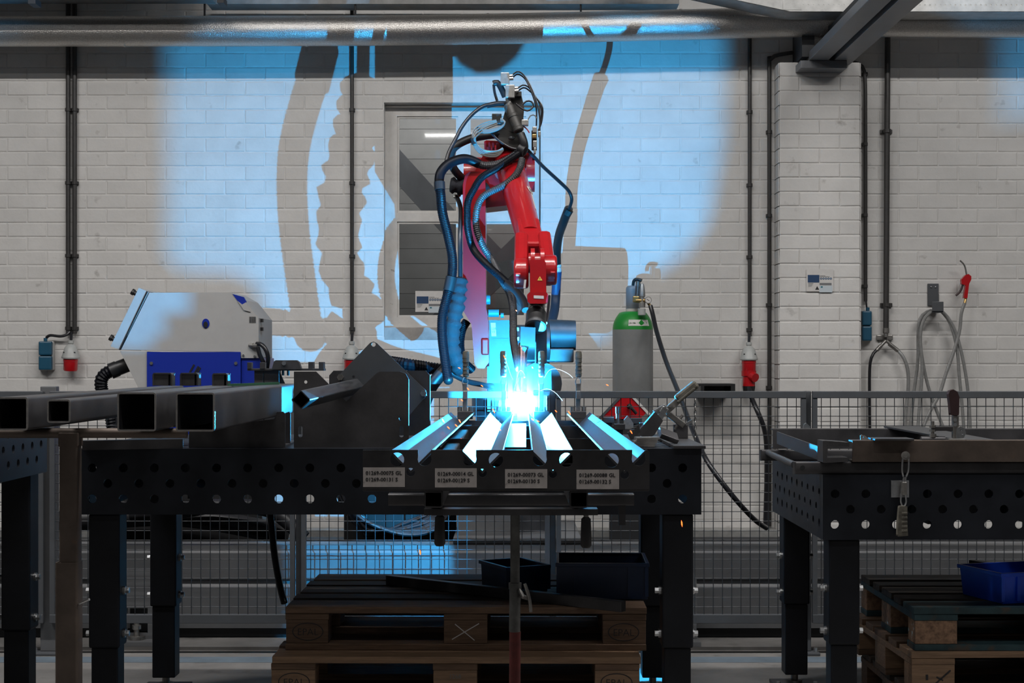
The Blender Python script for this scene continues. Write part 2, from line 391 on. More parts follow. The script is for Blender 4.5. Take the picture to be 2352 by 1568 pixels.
# pillar
PY=8.85; ptop=Z(143,PY)
wp=MB().box(pil0+0.004,pil1-0.004,PY+0.0045,WY+0.0045,0,ptop).build('wall_pillar',MT['mortar'],origin=Vector((pil0,PY,0))); tag(wp,kind='structure')
z=ptop; k=0
while z>BH:
    xs=[pil0,pil0+BL*0.5,pil0+BL*1.5,pil1] if k%2 else [pil0,pil0+BL,pil1]
    for a,b in zip(xs[:-1],xs[1:]):
        mm=MB(); brick_mb(mm,a+G*.6,b-G*.6,z-BH+G,z-G,PY+random.uniform(-.001,.001))
        # returns on the pillar's left and right flank
        mm.build('brick',MT['brick'],wp)
    for xx,sg in ((pil0,-1),(pil1,1)):
        mm=MB(); mm.box(min(xx,xx+sg*0.004),max(xx,xx+sg*0.004),PY+0.004,WY+0.003,z-BH+G,z-G); mm.build('brick',MT['brick'],wp)
    z-=BH; k+=1
# window
win=MB(); fy=WY+0.085
a0,a1,b0,b1=wx0,wx1,wz0,wz1
px=lambda p:X(p,fy); pz=lambda p:Z(p,fy)
o_=[(a0,b0),(a1,b0),(a1,b1),(a0,b1)]
def rect(x0,y0,x1,y1): return [(px(x0),pz(y1)),(px(x1),pz(y1)),(px(x1),pz(y0)),(px(x0),pz(y0))]
panes=[(912,267,1052,488),(912,509,1052,728),(1076,267,1208,488),(1076,509,1208,728)]
win.plate([(px(884),pz(752)),(px(1238),pz(752)),(px(1238),pz(247)),(px(884),pz(247))],[rect(*p) for p in panes],0.05,Matrix(((1,0,0,0),(0,0,-1,fy+0.05),(0,1,0,0),(0,0,0,1))))
wo=win.build('window_1',MT['white_paint'],bevel=0.004); tag(wo,kind='structure')
for p in panes:
    q=rect(*p); MB().box(q[0][0]-.004,q[1][0]+.004,fy+0.026,fy+0.030,q[0][1]-.004,q[2][1]+.004).build('pane',MT['window_glass'],wo)
for p in panes:
    q=rect(*p); bd=MB(); xx0,xx1,zz0,zz1=q[0][0],q[1][0],q[0][1],q[2][1]; t=0.012
    bd.box(xx0,xx1,fy+0.008,fy+0.024,zz0,zz0+t).box(xx0,xx1,fy+0.008,fy+0.024,zz1-t,zz1).box(xx0,xx0+t,fy+0.008,fy+0.024,zz0+t,zz1-t).box(xx1-t,xx1,fy+0.008,fy+0.024,zz0+t,zz1-t)
    bd.build('glazing_bead',MT['white_paint'],wo)
sl=MB().box(wx0,wx1,WY-0.002,WY+0.10,Z(781,WY),wz0+0.002).build('window_sill',MT['sill'],wo,bevel=0.004)
# what stands behind the glass
BY=10.4
wb=MB().box(-2.2,1.6,BY+0.03,BY+0.1,0.6,3.7).build('wall_beyond',MT['siding'],origin=Vector((0,BY,0))); tag(wb,kind='structure')
z=0.7
while z<3.6:
    MB().box(-2.2,1.6,BY,BY+0.03,z+0.001,z+0.0985).build('board',MT['siding'],wb); z+=0.10
def bsl(p,q,wd,Y): 
    return MB().bar(W(p[0],p[1],Y),W(q[0],q[1],Y),0.06,wd,up=Vector((0,0,1)))
bsl((840,300),(1130,620),0.16,10.1).build('diagonal_brace',MT['brace'],wb)
bsl((1000,760),(1300,470),0.17,10.05).build('diagonal_brace',MT['brace'],wb)
bsl((1060,520),(1290,760),0.17,10.2).build('diagonal_brace',MT['brace'],wb)
# ================================================================== OVERHEAD SERVICES
PYp=8.72
pp=cr([W(-500,72,PYp),W(0,72,PYp),W(700,71,PYp),W(1130,66.5,PYp),W(1555,57,PYp),W(1880,50,PYp),W(2400,52,PYp),W(2900,52,PYp)],0.06)
duct=thing('ventilation_pipe',W(1176,107,PYp),'long round galvanised ventilation pipe running below the ceiling across the wall','pipe')
MB().tube(pp,0.0845,28).build('pipe_run',MT['galv'],duct,smooth=True)
for sx in (281,705,1130,1555,1879):
    i=min(range(len(pp)),key=lambda i:abs(CX+pp[i].x*F/pp[i].y-sx)); d=(pp[i+1]-pp[i-1]).normalized()
    MB().cyl(pp[i]-d*0.006,pp[i]+d*0.006,0.0875,n=28).build('seam_ring',MT['galv'],duct,smooth=True)
# perforated cable tray on the right
TF,TB=8.42,8.62; tz=Z(27,TF)
tray=thing('cable_tray',Vector((X(2080,TF),TF,tz)),'perforated galvanised cable tray above the round pipe at upper right','cable tray')
tx0=X(1815,TF); tx1=X(2760,TF)
M=MB(); nx=int((tx1-tx0)/0.0275); hh=0.11
outer=[(tx0,tz),(tx1,tz),(tx1,tz+hh),(tx0,tz+hh)]
holes=[circ(tx0+0.0275*(i+.5),tz+0.036,0.0058,8) for i in range(nx)]
M.plate(outer,holes,0.002,Matrix(((1,0,0,0),(0,0,-1,TF+0.002),(0,1,0,0),(0,0,0,1)))); M.build('side_plate',MT['galv_flat'],tray)
MB().box(tx0,tx1,TF,TB,tz,tz+0.002).build('tray_floor',MT['galv_flat'],tray)
MB().box(tx0,tx1,TB-0.002,TB,tz,tz+hh).build('side_plate',MT['galv_flat'],tray)
# rising left section of the tray
pA=Vector((tx0,TF,tz)); pB=W(1395,-62,TF)
rs=MB(); 
rs.add([pA,pA+Vector((0,0.2,0)),pB+Vector((0,0.2,0)),pB,pA+Vector((0,0,.002)),pA+Vector((0,.2,.002)),pB+Vector((0,.2,.002)),pB+Vector((0,0,.002))],[(0,1,2,3),(4,7,6,5),(0,4,5,1),(1,5,6,2),(2,6,7,3),(3,7,4,0)])
rs.add([pA,pB,pB+Vector((0,0,hh)),pA+Vector((0,0,hh)),pA+Vector((0,.002,0)),pB+Vector((0,.002,0)),pB+Vector((0,.002,hh)),pA+Vector((0,.002,hh))],[(0,1,2,3),(4,7,6,5),(0,4,5,1),(1,5,6,2),(2,6,7,3),(3,7,4,0)])
rs.build('rising_section',MT['galv_flat'],tray)
MB().box(tx0-0.04,tx0+0.06,TF-0.003,TF,tz+0.01,tz+hh).build('joint_plate',MT['galv_flat'],tray)
# middle tray, thinner and further back
my0,my1=8.80,8.96; mz=Z(9,my0)
mt=thing('wire_tray',Vector((X(1000,my0),my0,mz)),'narrow dark cable tray close to the wall above the round pipe','cable tray')
MB().box(X(475,my0),X(1560,my0),my0,my1,mz,mz+0.003).build('tray_floor',MT['galv_dark'],mt)
MB().box(X(475,my0),X(1560,my0),my0,my0+0.003,mz+.003,mz+0.045).build('side_plate',MT['galv_dark'],mt)
for hx,yy in ((470,8.82),(816,8.82),(1334,8.82)):
    MB().cyl(Vector((X(hx,yy),yy,Z(45,yy)-0.0)),Vector((X(hx,yy),yy,3.8)),0.006,n=8).build('hanger_rod',MT['beam_dark'],mt,smooth=True)
# flat duct at upper left
fd=thing('flat_duct',Vector((-2.3,8.4,Z(9,8.62))),'flat grey sheet metal duct at the upper left corner','duct')
MB().box(-3.9,X(470,8.3),8.3,8.62,Z(9,8.62),3.7).build('duct_body',MT['galv_dark'],fd,bevel=0.004)
MB().box(X(75,8.28),X(92,8.28),8.2,8.3,Z(16,8.28)-.0,Z(16,8.28)+0.03).build('bracket',MT['beam_dark'],fd)
MB().box(X(505,8.28),X(520,8.28),8.2,8.3,Z(14,8.28),Z(14,8.28)+0.03).build('bracket',MT['beam_dark'],fd)
# steel crane rail over the pillar
bmz=Z(140,8.72); bx0=X(1857,8.72); bx1=X(1962,8.72)
rail=thing('ceiling_beam',Vector(((bx0+bx1)/2,8.8,bmz)),'grey painted steel beam with a slot running out from the brick pillar','beam')
wd=(bx1-bx0)
MB().box(bx0,bx0+wd*0.42,6.4,8.84,bmz,bmz+0.05).build('lower_flange',MT['beam_paint'],rail,bevel=0.003)
MB().box(bx0+wd*0.55,bx1,6.4,8.84,bmz,bmz+0.05).build('lower_flange',MT['beam_paint'],rail,bevel=0.003)
MB().box(bx0+wd*0.38,bx0+wd*0.60,6.4,8.84,bmz+0.035,bmz+0.175).build('web',MT['beam_dark'],rail)
MB().box(bx0-0.04,bx0+0.03,8.70,8.99,bmz+0.02,bmz+0.55).build('end_plate',MT['beam_dark'],rail)
MB().box(X(1831,8.8),X(1937,8.8),8.70,8.99,Z(158,8.72),bmz).build('bearing_plate',MT['beam_paint'],rail,bevel=0.003)
# ================================================================== CONDUITS ON THE WALL
def conduit(pxs,y0,y1,r,clips,label,pts=None,Y=None):
    Y=Y or WY-0.022
    p=pts or [W(pxs,y0,Y),W(pxs,y1,Y)]
    t=thing('conduit',p[-1],label,'conduit')
    MB().tube(p,r,12).build('conduit_tube',MT['conduit'],t,smooth=True)
    for cy in clips:
        c=W(pxs,cy,Y); q=MB(); q.box(c.x-r-0.0052,c.x+r+0.0052,WY-0.012,WY+0.002,c.z-0.010,c.z+0.010)
        q.cyl(c-Vector((0,0,0.009)),c+Vector((0,0,0.009)),r+0.005,n=12)
        q.build('pipe_clip',MT['conduit'],t)
    return t
conduit(156.5,-60,768,0.0132,(252,420,587,754),'left one of the paired dark conduits above the blue socket')
conduit(171.5,-60,766,0.0132,(252,420,587,754),'right one of the paired dark conduits above the red plug')
conduit(808.5,-60,768,0.0112,(252,420,588,755),'thin dark conduit left of the window')
conduit(1722,60,772,0.0115,(257,425,590,757),'dark conduit left of the brick pillar ending at a red plug')
conduit(1767,0,0,0.0118,(303,495,700,890),'dark conduit bent over the top left corner of the pillar',pts=cr([W(1838,118,8.97),W(1800,124,8.97),W(1778,129,8.975),W(1767,142,8.978),W(1767,165,8.978),W(1767,600,8.978),W(1767,1208,8.978)],0.03))
conduit(1987,0,0,0.0105,(170,331,494,657),'dark conduit bent down the right side of the pillar to a blue socket',pts=cr([W(1905,132,8.93),W(1955,141,8.95),W(1976,150,8.97),W(1986,172,8.975),W(1988,300,8.978),W(1988,692,8.978)],0.03))
MB().cyl(W(1240,235,WY-0.006),W(1240,760,WY-0.006),0.004,n=8).build('conduit',MT['conduit'],smooth=True)
tag(bpy.data.objects[[o.name for o in bpy.data.objects if o.name.startswith('conduit') and o.type=='MESH' and o.parent is None][-1]],'very thin dark cable running down the right edge of the window','cable')
# air line with manifold and two hoses
ap=thing('air_pipe',W(2038,752,8.965),'thicker dark compressed air pipe dropping to a two-way coupling','pipe')
MB().cyl(W(2039,60,8.965),W(2035,756,8.965),0.0165,n=14).build('pipe_run',MT['conduit'],ap,smooth=True)
for cy in (301,700):
    c=W(2038,cy,8.965); MB().cyl(c-Vector((0,0,.01)),c+Vector((0,0,.01)),0.023,n=14).box(c.x-.034,c.x+.034,8.985,9.0,c.z-.011,c.z+.011).build('pipe_clip',MT['conduit'],ap)
MB().lathe([(0.012,0),(0.019,0.004),(0.019,0.03),(0.014,0.034),(0.014,0.055)],W(2035,752,8.965),(0,0,-1),14).build('coupling',MT['old_steel'],ap,smooth=True)
MB().box(X(2014,8.98),X(2051,8.98),8.98,9.0,Z(781,8.98),Z(769,8.98)).build('wall_plate',MT['old_steel'],ap,bevel=0.004)
c0=W(2035,782,8.95)
MB().cyl(c0,W(2016,802,8.95),0.009,n=12).cyl(W(2023,794,8.95),W(2014,804,8.95),0.012,n=12).build('branch',MT['old_steel'],ap,smooth=True)
MB().cyl(c0,W(2064,806,8.95),0.009,n=12).cyl(W(2042,789,8.95),W(2062,805,8.95),0.0125,n=12).build('branch',MT['old_steel'],ap,smooth=True)
h=MB().tube(cr([W(2014,803,8.95),W(2004,815,8.94),W(1998,840,8.94),W(1997,900,8.95),W(1998,1000,8.96),W(2001,1110,8.96)],0.03),0.009,10).build('air_hose',MT['cable'],smooth=True)
tag(h,'black air hose hanging from the left branch of the air coupling','hose')
h=MB().tube(cr([W(2063,805,8.95),W(2076,822,8.93),W(2085,850,8.93),W(2086,890,8.94),W(2080,950,8.95),W(2074,1040,8.96)],0.03),0.010,10).build('air_hose',MT['clear_hose'],smooth=True)
tag(h,'grey air hose hanging from the right branch of the air coupling','hose')
# hook with hose coil and blow gun
hk=thing('hose_hook',W(2148,718,8.97),'flat dark steel wall hook holding the coiled hose','hook')
MB().box(X(2131,8.99),X(2156,8.99),8.988,9.0,Z(702,8.99),Z(651,8.99)).build('back_plate',MT['fence'],hk,bevel=0.002)
MB().box(X(2137,8.9),X(2163,8.9),8.86,8.868,Z(715,8.9),Z(693,8.9)).box(X(2137,8.9),X(2163,8.9),8.868,8.99,Z(718,8.9),Z(714,8.9)).build('cradle',MT['fence'],hk,bevel=0.002)
for sx in (2139,2149): MB().sphere(W(sx,659,8.986),0.006,8).build('screw',MT['bolt'],hk,smooth=True)
loops=[[(2140,712),(2120,722),(2110,745),(2113,790),(2130,880),(2158,960),(2190,1035)],
       [(2142,713),(2118,728),(2109,760),(2108,830),(2098,910),(2088,1010),(2084,1060)],
       [(2160,712),(2178,730),(2194,760),(2206,800),(2218,860),(2226,930),(2230,1040)],
       [(2160,713),(2174,728),(2186,752),(2198,800),(2204,870),(2212,960),(2216,1040)],
       [(2144,713),(2124,730),(2114,770),(2118,850),(2112,930),(2104,1040)]]
coil=thing('hose_coil',W(2150,1040,8.93),'coil of grey air hose hung over the wall hook','hose')
for i,lp in enumerate(loops):
    MB().tube(cr([W(a,b,8.93-0.012*i+0.02*(i%2)) for a,b in lp],0.03),0.0095,9).build('hose_loop',MT['clear_hose'],coil,smooth=True)
MB().tube(cr([W(a,b,8.90) for a,b in [(2216,696),(2208,720),(2204,760),(2190,810),(2172,860),(2158,905),(2136,945),(2118,990),(2104,1060)]],0.03),0.0095,9).build('hose_loop',MT['clear_hose'],coil,smooth=True)
gun=thing('air_blow_gun',W(2216,692,8.92),'red air blow gun with a bent nozzle hanging by the hose coil','blow gun')
MB().vplate([(2218,631),(2225,629),(2231,634),(2231,642),(2226,652),(2222,685),(2214,684),(2218,655),(2209,652),(2208,642)],[],0.03,8.90).build('gun_body',MT['red_plastic'],gun,bevel=0.006)
MB().tube(cr([W(2220,631,8.915),W(2217,615,8.915),W(2213,606,8.915),W(2205,598,8.915)],0.01),0.0048,8).build('nozzle_tube',MT['old_steel'],gun,smooth=True)
MB().tube(cr([W(2212,652,8.915),W(2208,664,8.915),W(2203,672,8.915),W(2195,679,8.915)],0.01),0.006,8).build('trigger',MT['red_black_grip'],gun,smooth=True)
MB().cyl(W(2218,684,8.915),W(2215,700,8.905),0.008,n=10).build('swivel',MT['brass'],gun,smooth=True)
# ================================================================== SOCKETS AND PLUGS
def socket(px0,px1,py0,py1,label,side,d=0.07):
    t=thing('wall_socket',W((px0+px1)/2,py1,8.96),label,'socket')
    MB().box(X(px0,8.95),X(px1,8.95),WY-d*.55,WY+0.002,Z(py1,8.95),Z(py0,8.95)).build('housing',MT['socket_grey'],t,bevel=0.006)
    mid=(py0+py1)/2
    for a,b in ((py0+0.5,mid-0.8),(mid+0.8,py1-0.5)):
        o=MB(); q=[]
        x0,x1=X(px0+2,8.93),X(px1-(3 if side>0 else 2),8.93)
        o.box(x0,x1,WY-d,WY-d*.5,Z(b,8.93),Z(a,8.93)); o.build('flap_lid',MT['socket_blue'],t,bevel=0.008)
    MB().cyl(W((px0+px1)/2+1,py0-7,8.96),W((px0+px1)/2+1,py0,8.96),0.011,n=10).build('cable_gland',MT['socket_blue'],t,smooth=True)
    return t
socket(86,121,783,850,'double blue socket on the wall at far left',1)
socket(1979,2005,713,783,'double blue socket right of the brick pillar',-1)
c=MB().tube(cr([W(160,762,8.965),W(152,769,8.955),W(138,772,8.95),W(115,770,8.955),W(106,776,8.96)],0.01),0.0085,8).build('socket_cable',MT['cable'],smooth=True); tag(c,'short black cable from the paired conduits to the blue socket','cable')
c=MB().cyl(W(1989,690,8.97),W(1991,708,8.965),0.005,n=8).build('socket_cable',MT['cable'],smooth=True); tag(c,'short thin cable entering the blue socket beside the pillar','cable')
def cee(pxc,py0,label,full=False,tilt=-0.10):
    Y=8.93
    t=thing('power_plug',W(pxc,py0+70,Y),label,'power plug')
    top=W(pxc+1,py0-14,Y+0.03); a=W(pxc,py0,Y)
    MB().cyl(W(pxc+1,py0-22,Y+0.035),a,0.0085,n=8).build('cable_tail',MT['cable'],t,smooth=True)
    d=(Vector((tilt*0.35,-tilt*0.6,-1))).normalized()
    MB().lathe([(0.008,-0.012),(0.016,-0.010),(0.017,0.004),(0.013,0.010),(0.022,0.016),(0.035,0.03),(0.044,0.060),(0.052,0.085),(0.050,0.092),(0.04,0.094)],a,d,16).build('plug_hood',MT['plug_grey'],t,smooth=True,ang=30)
    b=a+d*0.088
    MB().lathe([(0.041,0),(0.042,0.02),(0.040,0.022),(0.0395,0.07),(0.036,0.076),(0.030,0.076),(0.030,0.05)],b,d,18).build('socket_shell',MT['red_plastic'],t,smooth=True,ang=30)
    for sg in (-1,1):
        q=a+d*0.058+Vector((sg*0.03,-0.03,0)); MB().cbox(q,(0.008,0.006,0.006),(0,0,sg*.5)).build('clip',MT['black_plastic'],t)
    if full:
        e=b+d*0.075
        MB().lathe([(0.043,0),(0.043,0.03),(0.036,0.034),(0.036,0.088),(0.030,0.09)],e-d*0.01,d,18).build('plug_body',MT['red_plastic'],t,smooth=True,ang=30)
        MB().cyl(e+Vector((0.012,-0.02,-0.02)),e+Vector((0.03,-0.05,-0.03)),0.03,0.026,n=14).build('socket_lid',MT['red_plastic'],t,smooth=True,ang=30)
        MB().cyl(e+d*0.078,e+d*0.13,0.037,0.03,n=14).build('gland',MT['black_plastic'],t,smooth=True)
    return t
cee(163,786,'red and grey power plug hanging beside the blue socket at far left')
cee(808,788,'red and grey power plug below the thin conduit left of the window')
cee(1720,790,'red and grey power plug with red connector left of the brick pillar',True,0.0)
c=MB().tube(cr([W(1720,890,8.9),W(1727,915,8.85),W(1740,945,8.8),W(1754,980,8.8),W(1760,1020,8.85),W(1761,1100,8.9),W(1758,1208,8.92)],0.03),0.014,10).build('power_cable',MT['cable'],smooth=True); tag(c,'thick black cable running down from the red plug left of the pillar','cable')
# safety notices
def notice(px0,px1,py0,py1,Y,label,tiltz=0.0):
    w_=X(px1,Y)-X(px0,Y); h_=Z(py0,Y)-Z(py1,Y); x0=X(px0,Y); z1=Z(py0,Y)
    t=thing('safety_notice',Vector((x0+w_/2,Y,z1-h_)),label,'notice')
    def r(nm,a,b,c,d,m,k=1):
        return MB().box(x0+a*w_,x0+c*w_,Y-0.0012*k-0.0008,Y-0.0012*(k-1),z1-d*h_,z1-b*h_).build(nm,MT[m],t)
    r('sheet',0,0,1,1,'paper'); r('photo_block',.05,.26,.48,.60,'sign_blue',2)
    r('dark_bar',.49,.62,.93,.72,'ink_grey',2); r('pale_panel',.48,.74,.96,1.04,'sign_pale',2)
    r('logo',.53,.77,.60,.83,'sign_teal',3)
    M_=facing(x0+w_*.50,Y-0.0014,z1-h_*.205)
    MB().text('KOLOMBOOR',h_*0.115,M_,'CENTER',bold=0.0006).build('heading',MT['ink'],t)
    MB().text('WERKPLEK INSTRUCTIE',h_*0.07,facing(x0+w_*.46,Y-0.0014,z1-h_*.105),'CENTER').build('small_heading',MT['ink_grey'],t)
    MB().text('Dyd',h_*0.15,facing(x0+w_*.88,Y-0.0014,z1-h_*.16),'CENTER').build('corner_mark',MT['ink_grey'],t)
    for k in range(5):
        cx=x0+w_*(.545+.09*k); cz=z1-h_*.425
        MB().cyl(Vector((cx,Y-0.0024,cz)),Vector((cx,Y,cz)),w_*0.040,n=16).build('pictogram',MT['sign_blue'],t)
        MB().cyl(Vector((cx,Y-0.0032,cz)),Vector((cx,Y-.0024,cz)),w_*0.017,n=8).build('pictogram_mark',MT['sign_pale'],t)
    for k,(a,c) in enumerate(((.50,.70),(.50,.86))):
        r('text_line',a,.285+.045*k,c,.305+.045*k,'ink_grey',2)
    r('text_line',.06,.63,.26,.645,'ink_grey',2)
    for k in range(4): r('text_line',.07,.67+.035*k,.25-.02*k,.678+.035*k,'ink_grey',2)
    tx=x0+w_*.40; tz_=z1-h_*.93; s_=h_*.17
    MB().plate([(tx-s_*.55,tz_),(tx+s_*.55,tz_),(tx,tz_+s_)],[],0.0012,facing(0,Y-0.0010,0)).build('warning_triangle',MT['ink'],t)
    return t
notice(1852,1914,618,669,PY-0.006,'white safety notice taped to the brick pillar')
notice(954,1017,668,716,fy+0.024,'white safety notice stuck inside the lower left window pane')
# black shelf bracket behind the fence
sb=thing('wall_shelf',W(1650,893,8.8),'small black shelf box on the wall behind the fence rail','shelf')
MB().box(X(1603,8.75),X(1687,8.75),8.72,9.0,Z(886,8.75),Z(881,8.75)).build('shelf_top',MT['black_plastic'],sb)
MB().box(X(1608,8.75),X(1616,8.75),8.72,9.0,Z(905,8.75),Z(886,8.75)).build('shelf_side',MT['black_plastic'],sb)
MB().box(X(1677,8.75),X(1687,8.75),8.72,9.0,Z(905,8.75),Z(886,8.75)).build('shelf_side',MT['black_plastic'],sb)
MB().box(X(1608,8.75),X(1687,8.75),8.72,9.0,Z(908,8.75),Z(904,8.75)).build('shelf_bottom',MT['black_plastic'],sb)
# cable trunking at the wall foot
tr=MB().box(-3.9,3.9,8.86,8.995,0.225,0.285).build('cable_trunking',MT['galv_flat'],bevel=0.003); tag(tr,'grey cable trunking along the foot of the wall behind the track','trunking')
# added lamp out of view, brightens what stands behind the glass
strip_lamp(-0.3,9.70,3.55,2.0,0.15,50)
# ================================================================== ROBOT TRACK
tk=thing('robot_track',Vector((0,7.3,0.016)),'long grey steel robot travel track standing behind the mesh fence','robot track')
b=MB(); prof=[(0,.062),(0,.245),(.012,.258),(.012,.270),(0,.280),(0,.395),(.010,.405),(.010,.428),(.165,.428),(.165,.062)]
b.add([Vector((-3.9,6.90+a-0.0,z)) for a,z in prof]+[Vector((3.9,6.90+a,z)) for a,z in prof],[tuple(range(10)),tuple(range(19,9,-1))]+[(i,i+10,(i+1)%10+10,(i+1)%10) for i in range(10)])
b.build('front_beam',MT['track'],tk)
MB().box(-3.9,3.9,7.66,7.80,0.10,0.365).build('rear_beam',MT['track_dark'],tk)
MB().box(-3.9,3.9,6.93,7.78,0.0165,0.060).build('sole_plate',MT['track_dark'],tk)
for fx in (315,1560,2500,-700):
    x0=X(fx-40,6.78); x1=X(fx+40,6.78)
    f=MB(); f.plate([(x0,0.03),(x1,0.03),(x1,.30),(x1-.02,.335),(x0+.02,.335),(x0,.30)],[[(x0+.03,.06),(x1-.03,.06),(x1-.03,.17),(x0+.03,.17)]],0.02,Matrix(((1,0,0,0),(0,0,-1,6.80),(0,1,0,0),(0,0,0,1))))
    ft=f.build('levelling_foot',MT['track'],tk,bevel=0.004)
    MB().box(x0-.01,x1+.01,6.70,6.89,0.0165,0.035).build('foot_plate',MT['track'],ft)
    MB().cyl(Vector(((x0+x1)/2,6.77,.035)),Vector(((x0+x1)/2,6.77,.115)),.012,n=10).cyl(Vector(((x0+x1)/2,6.77,.035)),Vector(((x0+x1)/2,6.77,.05)),.035,n=14).cyl(Vector(((x0+x1)/2,6.77,.08)),Vector(((x0+x1)/2,6.77,.098)),.02,n=6).build('levelling_bolt',MT['old_steel'],ft)
    MB().box(x0+.03,x1-.03,6.84,6.895,.06,.17).build('foot_recess',MT['track_dark'],ft)
# ================================================================== FENCE
FY=6.6
rz0,rz1=Z(914,FY),Z(898,FY); lz0,lz1=Z(1430,FY),Z(1410,FY)
pcs=[-480,108,685,1270,1858,2440,2990]
for i in range(len(pcs)-2):
    x0=X(pcs[i],FY)+0.014; x1=X(pcs[i+1],FY)-0.014
    lab=['wire mesh fence panel at the far left edge behind the left table','wire mesh fence panel behind the left legs of the middle table','wire mesh fence panel left of the welding robot and behind the pallets','wire mesh fence panel in front of the gas cylinder','wire mesh fence panel behind the right table','wire mesh fence panel beyond the right edge'][i]
    t=thing('mesh_fence',Vector(((x0+x1)/2,FY,lz0)),lab,'fence')
    MB().box(x0,x1,FY-0.015,FY+0.015,rz0,rz1).build('top_rail',MT['fence'],t,bevel=0.002)
    MB().box(x0,x1,FY-0.015,FY+0.015,lz0,lz1).build('bottom_rail',MT['fence'],t,bevel=0.002)
    wm=MB(); n=int((x1-x0)/0.04)
    for k in range(1,n+1):
        xx=x0+(x1-x0)*k/(n+1); wm.cyl(Vector((xx,FY,lz1)),Vector((xx,FY,rz0)),0.0017,n=4,caps=False)
    z=lz1+0.03
    while z<rz0:
        wm.cyl(Vector((x0,FY+.003,z)),Vector((x1,FY+.003,z)),0.0017,n=4,caps=False); z+=0.0405
    tag(wm.build('wire_mesh',MT['wire'],t),kind='stuff')
    for xx in (x0,x1-0.02): MB().box(xx,xx+0.02,FY-0.012,FY+0.012,lz1,rz0).build('side_bar',MT['fence'],t)
labs=['','grey fence post with foot plate beside the left table','grey fence post behind the pallet stack, left of the cables','grey fence post just right of the prop under the jig','grey fence post behind the right table','']
for i in (1,2,3,4):
    xc=X(pcs[i],FY); w_=0.034 if i==1 else 0.013
    t=thing('fence_post',Vector((xc,FY+.03,0)),labs[i],'post')
    MB().box(xc-w_,xc+w_,FY+0.016,FY+0.062,0.012,rz1 if i!=1 else rz1+0.02).build('post_tube',MT['fence'] if i!=1 else MT['track'],t,bevel=0.003)
    MB().box(xc-w_-.03,xc+w_+.03,FY-0.03,FY+0.085,0.001,0.012).build('foot_plate',MT['fence'],t,bevel=0.002)
    for sx in (-1,1): MB().cyl(Vector((xc+sx*(w_+.016),FY,.012)),Vector((xc+sx*(w_+.016),FY,.03)),.009,n=6).build('anchor_bolt',MT['bolt'],t)
ch=thing('hanging_chain',W(1596,1010,FY-.03),'thin steel chain hanging from the fence rail right of the middle table','chain')
for k in range(11):
    c=W(1597,921+k*8.6,FY-.03); m=MB()
    pts=[c+Vector((math.cos(a)*.0055*(1 if k%2 else .15),math.cos(a)*.0055*(.15 if k%2 else 1),math.sin(a)*.0105)) for a in [2*PI*j/10 for j in range(11)]]
    m.tube(pts,0.0016,5).build('link',MT['old_steel'],ch,smooth=True)
# ================================================================== WELDING TABLES
def perf(L,H,nx,x0,rows,dx,diag,r,th,n=14):
    """perforated plate in local xy (0..L,0..H): cell grid with round holes, holes are real openings."""
    m=MB(); cx=[x0+dx*i for i in range(nx)]
    xs=[0]+[cx[0]-dx/2+dx*i for i in range(nx+1)]+[L]
    dy=rows[1]-rows[0] if len(rows)>1 else dx
    ys=[0]+[rows[0]-dy/2+dy*i for i in range(len(rows)+1)]+[H]
    for zi,flip in ((0,True),(th,False)):
        for i in range(len(xs)-1):
            for j in range(len(ys)-1):
                a,b,c,d=xs[i],xs[i+1],ys[j],ys[j+1]
                if b-a<1e-5 or d-c<1e-5: continue
                hole=0<i<len(xs)-2 and 0<j<len(ys)-2 and (not diag or (i+j)%2==0)
                if not hole: m.add([(a,c,zi),(b,c,zi),(b,d,zi),(a,d,zi)],[(0,1,2,3)])
                else:
                    mx,my=(a+b)/2,(c+d)/2; vs=[]
                    for k in range(n):
                        an=2*PI*k/n; ca,sa=math.cos(an),math.sin(an); q=1/max(abs(ca),abs(sa))
                        vs.append((mx+ca*q*(b-a)/2,my+sa*q*(d-c)/2,zi))
                    for k in range(n):
                        an=2*PI*k/n; vs.append((mx+r*math.cos(an),my+r*math.sin(an),zi))
                    # square corners
                    cor=[(b,d,zi),(a,d,zi),(a,c,zi),(b,c,zi)]
                    base=len(vs); vs+=cor
                    fs=[]
                    for k in range(n):
                        k2=(k+1)%n; poly=[k,k2,k2+n,k+n]
                        a1=2*PI*k/n; a2=2*PI*(k+1)/n
                        for ci,ac in enumerate((PI/4,3*PI/4,5*PI/4,7*PI/4)):
                            if a1<ac-1e-6 and a2>ac+1e-6: poly=[k,base+ci,k2,k2+n,k+n]
                        fs.append(tuple(poly))
                    m.add(vs,fs)
                    if not flip:
                        m.add([(mx+r*math.cos(2*PI*k/n),my+r*math.sin(2*PI*k/n),zz) for zz in (0,th) for k in range(n)],[(k,(k+1)%n,(k+1)%n+n,k+n) for k in range(n)])
    m.add([(0,0,0),(L,0,0),(L,H,0),(0,H,0),(0,0,th),(L,0,th),(L,H,th),(0,H,th)],[(0,1,5,4),(1,2,6,5),(2,3,7,6),(3,0,4,7)])
    return m
TL,TD,TH=2.0,0.98,0.2
def T(m,M): 
    q=MB(); q.add(m.v,m.f,M); return q
front=perf(TL,TH,39,0.04+0.0,[.05,.10,.15],0.05,True,0.0145,0.012)
side=perf(TD-.024,TH,18,0.05,[.05,.10,.15],0.05,True,0.0145,0.012,12)
top=perf(TL,TD,19,0.10,[.09+.1*i for i in range(9)],0.1,False,0.014,0.012,12)
leg_h=None
